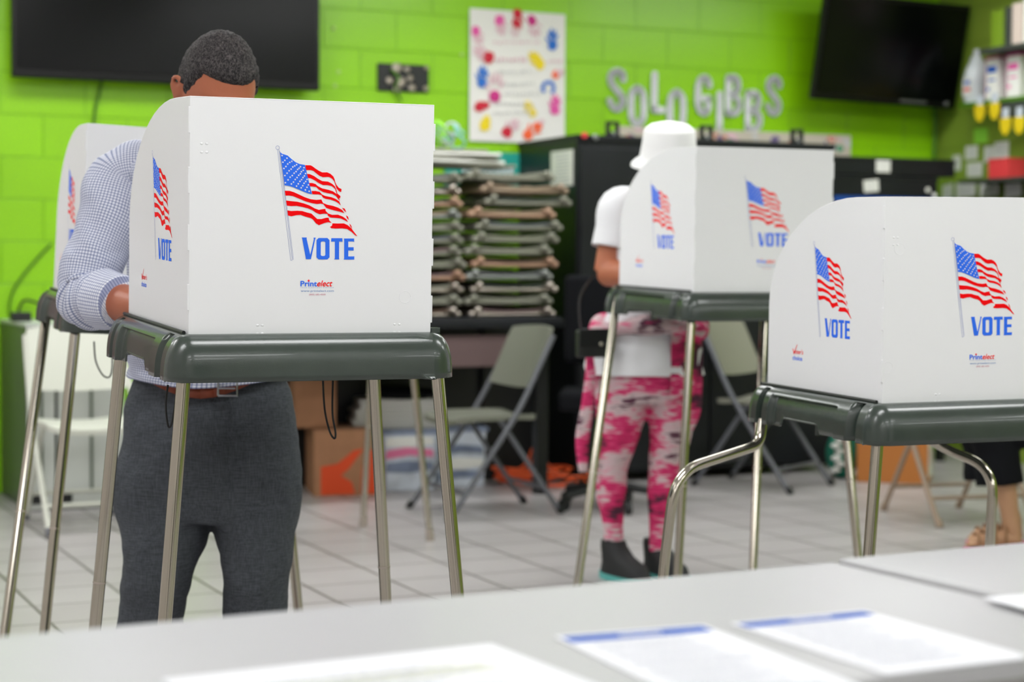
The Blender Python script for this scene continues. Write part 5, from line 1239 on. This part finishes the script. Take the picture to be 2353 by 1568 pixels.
# folded chair: two nested U tubes, a seat pan and a curved back plate, all lying flat
def folded_chair(loc, rz, tube_m, plate_m, label, W_=.44):
    r = empty('folded_chair', loc, rz, label, 'folding chair', 'folded chairs piled on the dark table')
    h = .011
    m = MB(); m.tube(fillet([(-W_ / 2, .86, h), (-W_ / 2, .03, h), (W_ / 2, .03, h), (W_ / 2, .86, h)], .05, 6), h, 10); m.build('front_frame', tube_m, r, smooth='auto')
    m = MB(); m.tube(fillet([(-W_ / 2 + .03, .72, .032), (-W_ / 2 + .03, .02, .034), ], .04), h, 10); m.tube([(W_ / 2 - .03, .72, .032), (W_ / 2 - .03, .02, .034)], h, 10); m.tube([(-W_ / 2 + .03, .60, .033), (W_ / 2 - .03, .60, .033)], .008, 8)
    for sx in (-1, 1): m.ell((sx * (W_ / 2 + .010), .02, .014), (.019, .03, .017), nu=14, nv=10); m.ell((sx * (W_ / 2 - .018), .004, .034), (.019, .022, .016), nu=14, nv=10)
    m.build('rear_frame', tube_m, r, smooth='auto')
    n = 12; vv = []
    for j in (0, 1):
        for k in range(n + 1):
            x = -W_ / 2 + .03 + (W_ - .06) * k / n; z = .028 - .012 * math.sin(PI * k / n)
            vv += [(x, .02 + j * .22, z), (x, .02 + j * .22, z + .012)]
    fs = []
    for k in range(n):
        a = 2 * k; b = 2 * (n + 1) + 2 * k
        fs += [(a, a + 2, a + 3, a + 1), (b, b + 1, b + 3, b + 2), (a + 1, a + 3, b + 3, b + 1), (a, b, b + 2, a + 2)]
    m = MB(); m.add(vv, fs); m.build('back_plate', plate_m, r, smooth='auto')
    m = MB(); m.box((0, .52, .027), (W_ - .04, .36, .046)); m.build('seat', plate_m, r, bevel=.006)
    return r
tones = [(M_satin, M_mauve), (M_gplas, M_gplas), (M_satin, M_shelf), (mat('grey_tube', (150, 154, 150), .4, metal=.4), mat('slate_plate', (104, 106, 108), .5)), (mat('copper_tan_tube', (176, 140, 116), .4), mat('brown_plate', (96, 74, 60), .6)), (M_gplas, M_gplas),
         (M_gplas, mat('pale_olive_plate', (128, 130, 112), .5)), (M_gplas, mat('slate_plate_b', (96, 100, 106), .5)), (mat('copper_tan_tube_b', (180, 146, 122), .4), M_tanseat), (M_gplas, M_shelf), (M_tan, M_tanseat), (M_gplas, M_gplas), (M_satin, M_mauve)]
zc = TZ2 + .002
ORD = ['topmost', 'second', 'third', 'fourth', 'fifth', 'sixth', 'seventh', 'eighth', 'ninth', 'tenth', 'eleventh', 'twelfth']
pxs = [1180, 1172, 1184, 1174, 1186, 1172, 1188, 1196, 1180, 1216, 1208, 1176]
for k in range(12):
    p = wallpt(pxs[k] + 0, 600, .98); 
    folded_chair((p.x, p.y, zc), TH + random.uniform(-.03, .03), tones[k][0], tones[k][1], 'folded chair, %s from the top of the right-hand pile on the dark table' % ORD[11 - k] if k < 11 else 'folded chair, topmost of the right-hand pile on the dark table', .41)
    zc += .0600
RTOP = zc
zc = TZ2 + .002
for k in range(12):
    p = wallpt(974 + random.uniform(-8, 8), 600, .97)
    folded_chair((p.x, p.y, zc), TH + random.uniform(-.04, .04), tones[(k * 5 + 2) % 13][0], tones[(k * 7 + 4) % 13][1], 'folded chair, %s from the top of the left-hand pile, mostly behind the nearest booth' % ORD[11 - k] if k < 11 else 'folded chair, topmost of the left-hand pile behind the nearest booth', .37)
    zc += .0585
# flat bundle and pale garland on top
p = wallpt(1040, 600, .72)
m = MB(); 
for k in range(5): m.box((random.uniform(-.03, .03), random.uniform(-.02, .02), .012 + k * .018), (.52 - k * .05, .30, .014), M=Matrix.Rotation(random.uniform(-.12, .12), 3, 'Z'), mi=k % 2)
o = m.build('folded_cloths', [M_gplas, M_note], bevel=.003); o.location = (p.x, p.y, max(zc, RTOP) + .001); o.rotation_euler.z = TH; tag(o, 'flat grey and white folded cloths on top of the chair piles', 'cloth')
p = wallpt(1018, 600, .74); gz = max(zc, RTOP) + .10
gm = MB()
for k in range(14):
    c_ = V((random.uniform(-.09, .09), random.uniform(-.05, .05), random.uniform(.02, .10))); rr_ = random.uniform(.03, .055)
    ax = Matrix.Rotation(random.uniform(0, PI), 3, 'Z') @ Matrix.Rotation(random.uniform(.6, 1.6), 3, 'X')
    gm.tube([c_ + ax @ V((rr_ * math.cos(t), rr_ * math.sin(t), .01 * math.sin(2 * t))) for t in [2 * PI * q / 20 for q in range(21)]], .006, 6, mi=k % 3)
lowz = min(v_.z for v_ in gm.v)
o = gm.build('paper_garland', [M_clear, PAINT['lime'], mat('pale_aqua', (150, 214, 206), .5)], smooth=True); o.location = (p.x, p.y, gz - lowz - .004); o.rotation_euler.z = TH; tag(o, 'tangle of pale green and white curled garland on top of the chair piles', 'garland')

# ---------------------------------------------------------------- open folding chairs
def open_chair(loc, rz, tube_m, plate_m, label, group, dark_foot=M_dark):
    r = empty('folding_chair', (loc[0], loc[1], 0), rz, label, 'folding chair', group)
    W_ = .44
    for s in (-1, 1):
        m = MB(); m.tube(fillet([(s * .235, -.27, .012), (s * .225, .06, .47), (s * .205, .235, .80)], .12, 6), .0125, 12); l1 = m.build('front_leg', tube_m, r, smooth='auto')
        m = MB(); m.tube([(s * .235, -.285, .0), (s * .2345, -.265, .03)], .017, 12); m.build('foot_cap', dark_foot, l1, smooth='auto')
        m = MB(); m.tube([(s * .195, .275, .012), (s * .195, -.02, .43)], .0115, 12); l2 = m.build('rear_leg', tube_m, r, smooth='auto')
        m = MB(); m.tube([(s * .195, .285, .0), (s * .195, .268, .03)], .016, 12); m.build('foot_cap', dark_foot, l2, smooth='auto')
    m = MB(); m.tube([(-.233, -.20, .115), (.233, -.20, .115)], .009, 10); m.build('front_rung', tube_m, r, smooth='auto')
    m = MB(); m.tube([(-.195, .20, .12), (.195, .20, .12)], .009, 10); m.build('rear_rung', tube_m, r, smooth='auto')
    m = MB(); pts = []
    nx, ny = 12, 12; vt = []; vb = []
    for j in range(ny + 1):
        for i in range(nx + 1):
            u = -1 + 2 * i / nx; v = -1 + 2 * j / ny; k = (1 - .10 * max(0, v)); x = u * .215 * k; y = v * .20 - .03
            ed = max(abs(u), abs(v)); z = .455 - .016 * (1 - u * u) - .012 * max(0, -v) ** 3 - (.004 if ed > .99 else 0)
            if abs(u) == 1 and abs(v) == 1: x *= .93; y = y * .94
            vt.append((x, y, z)); vb.append((x, y, z - .022))
    N_ = (nx + 1) * (ny + 1); fs = []
    for j in range(ny):
        for i in range(nx):
            a = j * (nx + 1) + i; fs.append((a, a + 1, a + nx + 2, a + nx + 1)); fs.append((a + N_, a + nx + 1 + N_, a + nx + 2 + N_, a + 1 + N_))
    rim = [i for i in range(nx + 1)] + [j * (nx + 1) + nx for j in range(1, ny + 1)] + [ny * (nx + 1) + i for i in range(nx - 1, -1, -1)] + [j * (nx + 1) for j in range(ny - 1, 0, -1)]
    for k in range(len(rim)): a, b = rim[k], rim[(k + 1) % len(rim)]; fs.append((a, a + N_, b + N_, b))
    m.add(vt + vb, fs); m.build('seat', plate_m, r, smooth='auto', ang=60)
    m = MB(); vt = []; nx, ny = 14, 8
    for sd in (0, 1):
        for j in range(ny + 1):
            for i in range(nx + 1):
                u = -1 + 2 * i / nx; v = j / ny; z = .575 + .255 * v + .012 * (1 - u * u) * (1 if v > .5 else -1) * abs(v - .5) * 2
                y = .118 + .115 * v + .035 * (1 - u * u) - .012 + sd * .016; x = u * (.212 - .006 * v) * (.97 if v in (0, 1) and abs(u) == 1 else 1)
                vt.append((x, y, z))
    N_ = (nx + 1) * (ny + 1); fs = []
    for j in range(ny):
        for i in range(nx):
            a = j * (nx + 1) + i; fs.append((a, a + 1, a + nx + 2, a + nx + 1)); fs.append((a + N_, a + nx + 1 + N_, a + nx + 2 + N_, a + 1 + N_))
    rim = [i for i in range(nx + 1)] + [j * (nx + 1) + nx for j in range(1, ny + 1)] + [ny * (nx + 1) + i for i in range(nx - 1, -1, -1)] + [j * (nx + 1) for j in range(ny - 1, 0, -1)]
    for k in range(len(rim)): a, b = rim[k], rim[(k + 1) % len(rim)]; fs.append((a, a + N_, b + N_, b))
    m.add(vt, fs); m.build('backrest', plate_m, r, smooth='auto', ang=60)
    return r
open_chair((-.115, 8.20), TH - PI / 2, M_gmet, M_gshade, 'grey folding chair standing open in front of the dark table', None)
open_chair((1.27, 9.22), .96, M_gmet, M_gplas, 'folding chair with grey tubes standing before the black cabinet, seen past the middle booth', None)
open_chair((-1.80, 7.72), .50, M_cream, M_cream, 'cream folding chair standing by the light grey cabinets', None, M_gmet)
open_chair((1.97, 8.08), .30, M_tan, M_tanseat, 'tan metal folding chair under the low booth, in front of the brown carton', None, M_tan)
open_chair((2.45, 7.17), -PI / 2 + .0, M_tan, M_tanseat, 'tan folding chair of the seated person at the right edge', None, M_tan)

# ---------------------------------------------------------------- light grey cabinets at the left
zc = at(60, 745, y=8.2).z
pA = at(62, 1165, z=0.0)
def grey_cab(loc, wd, dep, h, label):
    r = empty('grey_cabinet', loc, TH, label, 'cabinet', 'light grey cabinets at the left')
    m = MB(); m.box((wd / 2, dep / 2, h / 2), (wd, dep, h)); m.build('carcass', M_lockd, r, bevel=.008)
    m = MB(); m.box((wd / 2, -.008, h / 2), (wd - .004, .018, h - .01)); d = m.build('door', M_lock, r, bevel=.005)
    for z in (.06, h - .065):
        for x in ((.035, wd - .035) if wd > .2 else (.035,)):
            m = MB(); m.box((x, -.022, z), (.055, .014, .05)); m.build('corner_hinge', M_dark, d, bevel=.008)
    m = MB(); m.box((wd / 2, -.020, h * .5), (.012, .01, h * .8)); m.build('pull_strip', M_lockd, d, bevel=.002)
    m = MB(); m.box((wd / 2, dep / 2 - .005, h + .008), (wd + .01, dep + .02, .016)); m.build('top', M_lock, r, bevel=.003)
    return r
c0 = at(62, 1168, z=0); c0 = V((c0.x, c0.y, 0)) * .985; hcab = at(62, 752, y=c0.y).z
grey_cab(c0, .125 * 1.0, .70, hcab, 'narrow light grey cabinet, left of the pair, with black corner hinges')
grey_cab(c0 + WX * .135, .30, .70, hcab, 'wider light grey cabinet, right of the pair, behind the cream chair')
pm = c0 + WX * .02 + WN * .25 + V((0, 0, hcab + .018)); m = MB(); m.box((0, 0, .022), (.09, .06, .042)); o = m.build('power_adapter', M_dark, bevel=.006); o.location = pm; o.rotation_euler.z = TH; tag(o, 'small black power adapter on top of the light grey cabinets', 'adapter')

# ---------------------------------------------------------------- boxes on the floor
def fbox(px, py): p = at(px, py, z=0); return V((p.x, p.y, 0))
A = fbox(722, 1143); B = fbox(872, 1138)
def carton(loc, rz, w_, d_, h, mt, label, tape=True, pr=None, cat='cardboard box', group='cardboard boxes on the floor'):
    r = empty('cardboard_box', loc, rz, label, cat, group)
    m = MB(); m.box((w_ / 2, d_ / 2, h / 2), (w_, d_, h)); bo = m.build('box_body', mt, r, bevel=.003)
    for s in (0, 1):
        m = MB(); m.box((w_ / 2, d_ * (.25 + .5 * s), h + .003), (w_ + .002, d_ / 2 - .002, .005)); m.build('flap', mt, r, bevel=.001)
    if tape: m = MB(); m.box((w_ / 2, d_ / 2, h + .0062), (w_, .05, .001)); m.build('tape', M_tan, r)
    if pr: pr(r, w_, h)
    return r
def arrow(r, w_, h):
    m = MB(); m.prism([(.10 * w_, .03 * h), (.62 * w_, .03 * h), (.56 * w_, .22 * h), (.40 * w_, .32 * h), (.52 * w_, .42 * h), (.74 * w_, .72 * h), (.60 * w_, .70 * h), (.35 * w_, .50 * h), (.10 * w_, .46 * h)], -.0012, 0)
    m.prism([(.70 * w_, .03 * h), (.98 * w_, .03 * h), (.93 * w_, .30 * h), (.90 * w_, .70 * h), (.78 * w_, .72 * h), (.72 * w_, .40 * h)], -.0012, 0); m.build('orange_print', M_orange, r)
Wb = (B - A).length; Hb = at(800, 990, y=A.y + .05).z
carton(A, TH * .55, Wb, .34, Hb, M_card, 'brown cardboard box with a bold orange print, standing on the floor', pr=arrow)
p = A + V((-.10, .06, Hb + .010)); carton(p, TH * .55, .20, .26, at(740, 872, y=A.y).z - Hb, M_card, 'plain brown cardboard box on top of the one with the orange print')
# white stack of sheets and clear bags beside it
q0 = fbox(878, 1132)
tb = empty('storage_tub', q0 + V((0.0, .02, 0)), TH * .5, 'clear plastic tub with slate blue and pink packets, beside the orange-printed box', 'tub', 'clear plastic tubs under the dark table')
def tub(r, w_, d_, h, cols):
    m = MB(); m.prism([(.01, 0), (w_ - .01, 0), (w_, h), (0, h)], 0, d_); m.build('tub_body', M_clear, r, bevel=.01)
    m = MB(); m.box((w_ / 2, d_ / 2, h + .008), (w_ + .02, d_ + .02, .02)); m.build('lid', M_bagb, r, bevel=.005)
    for k, c_ in enumerate(cols):
        m = MB(); z = h * (.12 + k * .22); rnd = random.Random(k); m.prism([(.015, z), (w_ * .5, z - .01 + rnd.uniform(0, .03)), (w_ - .015, z + .01), (w_ - .02, z + h * .17), (w_ * .45, z + h * .14 + rnd.uniform(0, .02)), (.02, z + h * .16)], -.004, 0); m.build('packet', c_, r, bevel=.002)
Ht = at(960, 1000, y=q0.y).z
tub(tb, .27, .30, Ht, (M_clear, M_bagb, M_pinkf, M_note))
q1 = fbox(1000, 1122); Ht1 = at(1050, 992, y=q1.y).z
t2 = empty('storage_tub', q1, TH * .5, 'clear plastic tub with white packets under the grey folding chair', 'tub', 'clear plastic tubs under the dark table')
tub(t2, .26, .28, Ht1, (M_bagb, M_note, M_bagb))
m = MB(); q2 = q0 + V((-.13, .06, Ht + .022))
for k in range(6): m.box((.20 + random.uniform(-.01, .01), .13, .012 + k * .024), (.44 - k * .012, .27, .022), M=Matrix.Rotation(random.uniform(-.05, .05), 3, 'Z'))
o = m.build('paper_stack', M_note, bevel=.003); o.location = q2; o.rotation_euler.z = TH * .5; tag(o, 'stack of white boards resting on the clear tub beside the cardboard boxes', 'paper stack')
m = MB(); m.ell((0, 0, .03), (.17, .12, .035), nu=20, nv=10, fn=lambda p: p * (1 + .15 * noise.noise(p * 14))); o = m.build('dark_bag', M_blackf, smooth=True); o.location = q2 + V((.22, .13, 6 * .024 - .002)); tag(o, 'dark cloth bag lying on the stack of white boards', 'bag')
# bundle of extension cord
m = MB(); cbp = fbox(1228, 1116); rnd = random.Random(5)
for k in range(9):
    a0_ = rnd.uniform(0, PI); rx_, ry_ = rnd.uniform(.14, .25), rnd.uniform(.10, .17); cx, cy = rnd.uniform(-.06, .05), rnd.uniform(-.05, .05)
    pts = []
    for t in range(29):
        a = 2 * PI * t / 28 + a0_; pts.append(V((cx + rx_ * math.cos(a), cy + ry_ * math.sin(a), .008 + k * .008 + .012 * (1 + math.sin(a * 2 + k)))))
    m.tube(pts, .006, 8)
m.tube(spl([V((-.16, .02, .03)), V((-.05, .06, .10)), V((.0, .08, .19)), V((.05, .06, .12)), V((.15, .0, .04))], 8), .006, 8)
m.tube(spl([V((-.14, .04, .02)), V((-.03, .07, .08)), V((.01, .09, .17)), V((.08, .05, .08)), V((.22, .0, .02))], 8), .006, 8)
o = m.build('extension_cord', M_cordo, smooth=True); mz = min(v_.z for v_ in m.v); o.location = cbp - V((0, 0, mz)); tag(o, 'orange extension cord coiled loosely on the floor behind the grey folding chair', 'extension cord')
# dark office chair by the cabinet
oc = empty('office_chair', V((.46, 8.36, 0)), TH - .5, 'black padded office chair in the shadow behind the person in the hat', 'office chair')
m = MB(); m.box((0, .22, .86), (.46, .07, .42)); m.build('backrest', M_blackf, oc, bevel=.03, seg=4)
m = MB(); m.box((0, 0, .50), (.48, .48, .09)); m.build('seat', M_blackf, oc, bevel=.03, seg=4)
m = MB(); m.tube([(0, 0, .10), (0, 0, .46)], .028, 14); m.build('gas_column', M_dark, oc, smooth='auto')
m = MB(); m.tube(spl([V((0, .10, .46)), V((0, .27, .50)), V((0, .275, .72))], 5), .018, 10); m.build('back_bar', M_dark, oc, smooth='auto')
for k in range(5):
    a = 2 * PI * k / 5; c_, s_ = math.cos(a), math.sin(a)
    m = MB(); m.tube([(0, 0, .11), (.26 * c_, .26 * s_, .065)], [.022, .016], 10); lg = m.build('base_leg', M_dark, oc, smooth='auto')
    m = MB(); m.tube([(.26 * c_ - .012 * s_, .26 * s_ + .012 * c_, .028), (.26 * c_ + .012 * s_, .26 * s_ - .012 * c_, .028)], .028, 14); m.build('caster', M_dark, lg, smooth='auto')
# brown carton at right with a labelled white side
A = fbox(1972, 1113)
def lab_(r, w_, h):
    m = MB(); m.box((w_ + .001, .14, h * .45), (.003, .22, h * .7)); m.build('white_label', M_note, r)
    m = MB(); m.box((w_ + .003, .14, h * .48), (.001, .10, h * .3)); m.build('red_print', PAINT['rose'], r)
carton(fbox(1968, 1108), -.30, .36, .30, .27, M_cardo, 'orange-brown cardboard carton with a white label under the low booth', pr=lab_)
m = MB(); gp = fbox(1935, 1098)
m.ell((0, 0, .13), (.085, .10, .13), nu=24, nv=16, fn=lambda p: p * (1 + .12 * noise.noise(p * 11)))
for k in range(7): m.ell((-.05 + .02 * (k % 2), -.085 - .01 * (k % 3), .05 + k * .032), (.028, .02, .014), nu=10, nv=8, mi=1)
o = m.build('green_bag', [M_greenw, M_note], smooth=True); o.location = gp; tag(o, 'green and white bag slumped beside the orange-brown carton', 'bag')

# lockers added out of view at the left for the tray sides to reflect
for k, (x, lab) in enumerate(((.30, 'tall maroon-grey locker added out of view for reflections, nearest the grey cabinets'), (-.42, 'tall maroon-grey locker added out of view for reflections, second from the grey cabinets'), (-1.14, 'tall maroon-grey locker added out of view for reflections, in the left corner'))):
    r = empty('reflection_locker', WN * (WC - .52) + WX * x, TH, lab, 'locker', 'added lockers out of view at the left')
    m = MB(); m.box((.35, .25, .95), (.70, .50, 1.90)); m.build('carcass', M_mauve, r, bevel=.005)
    for q in (0, 1):
        m = MB(); m.box((.18 + .34 * q, -.008, .95), (.325, .018, 1.80)); d = m.build('door', M_mauve, r, bevel=.004)
        m = MB(); m.box((.18 + .34 * q + (.12 if q == 0 else -.12), -.024, 1.0), (.02, .016, .12)); m.build('handle', M_silver, d, bevel=.003)
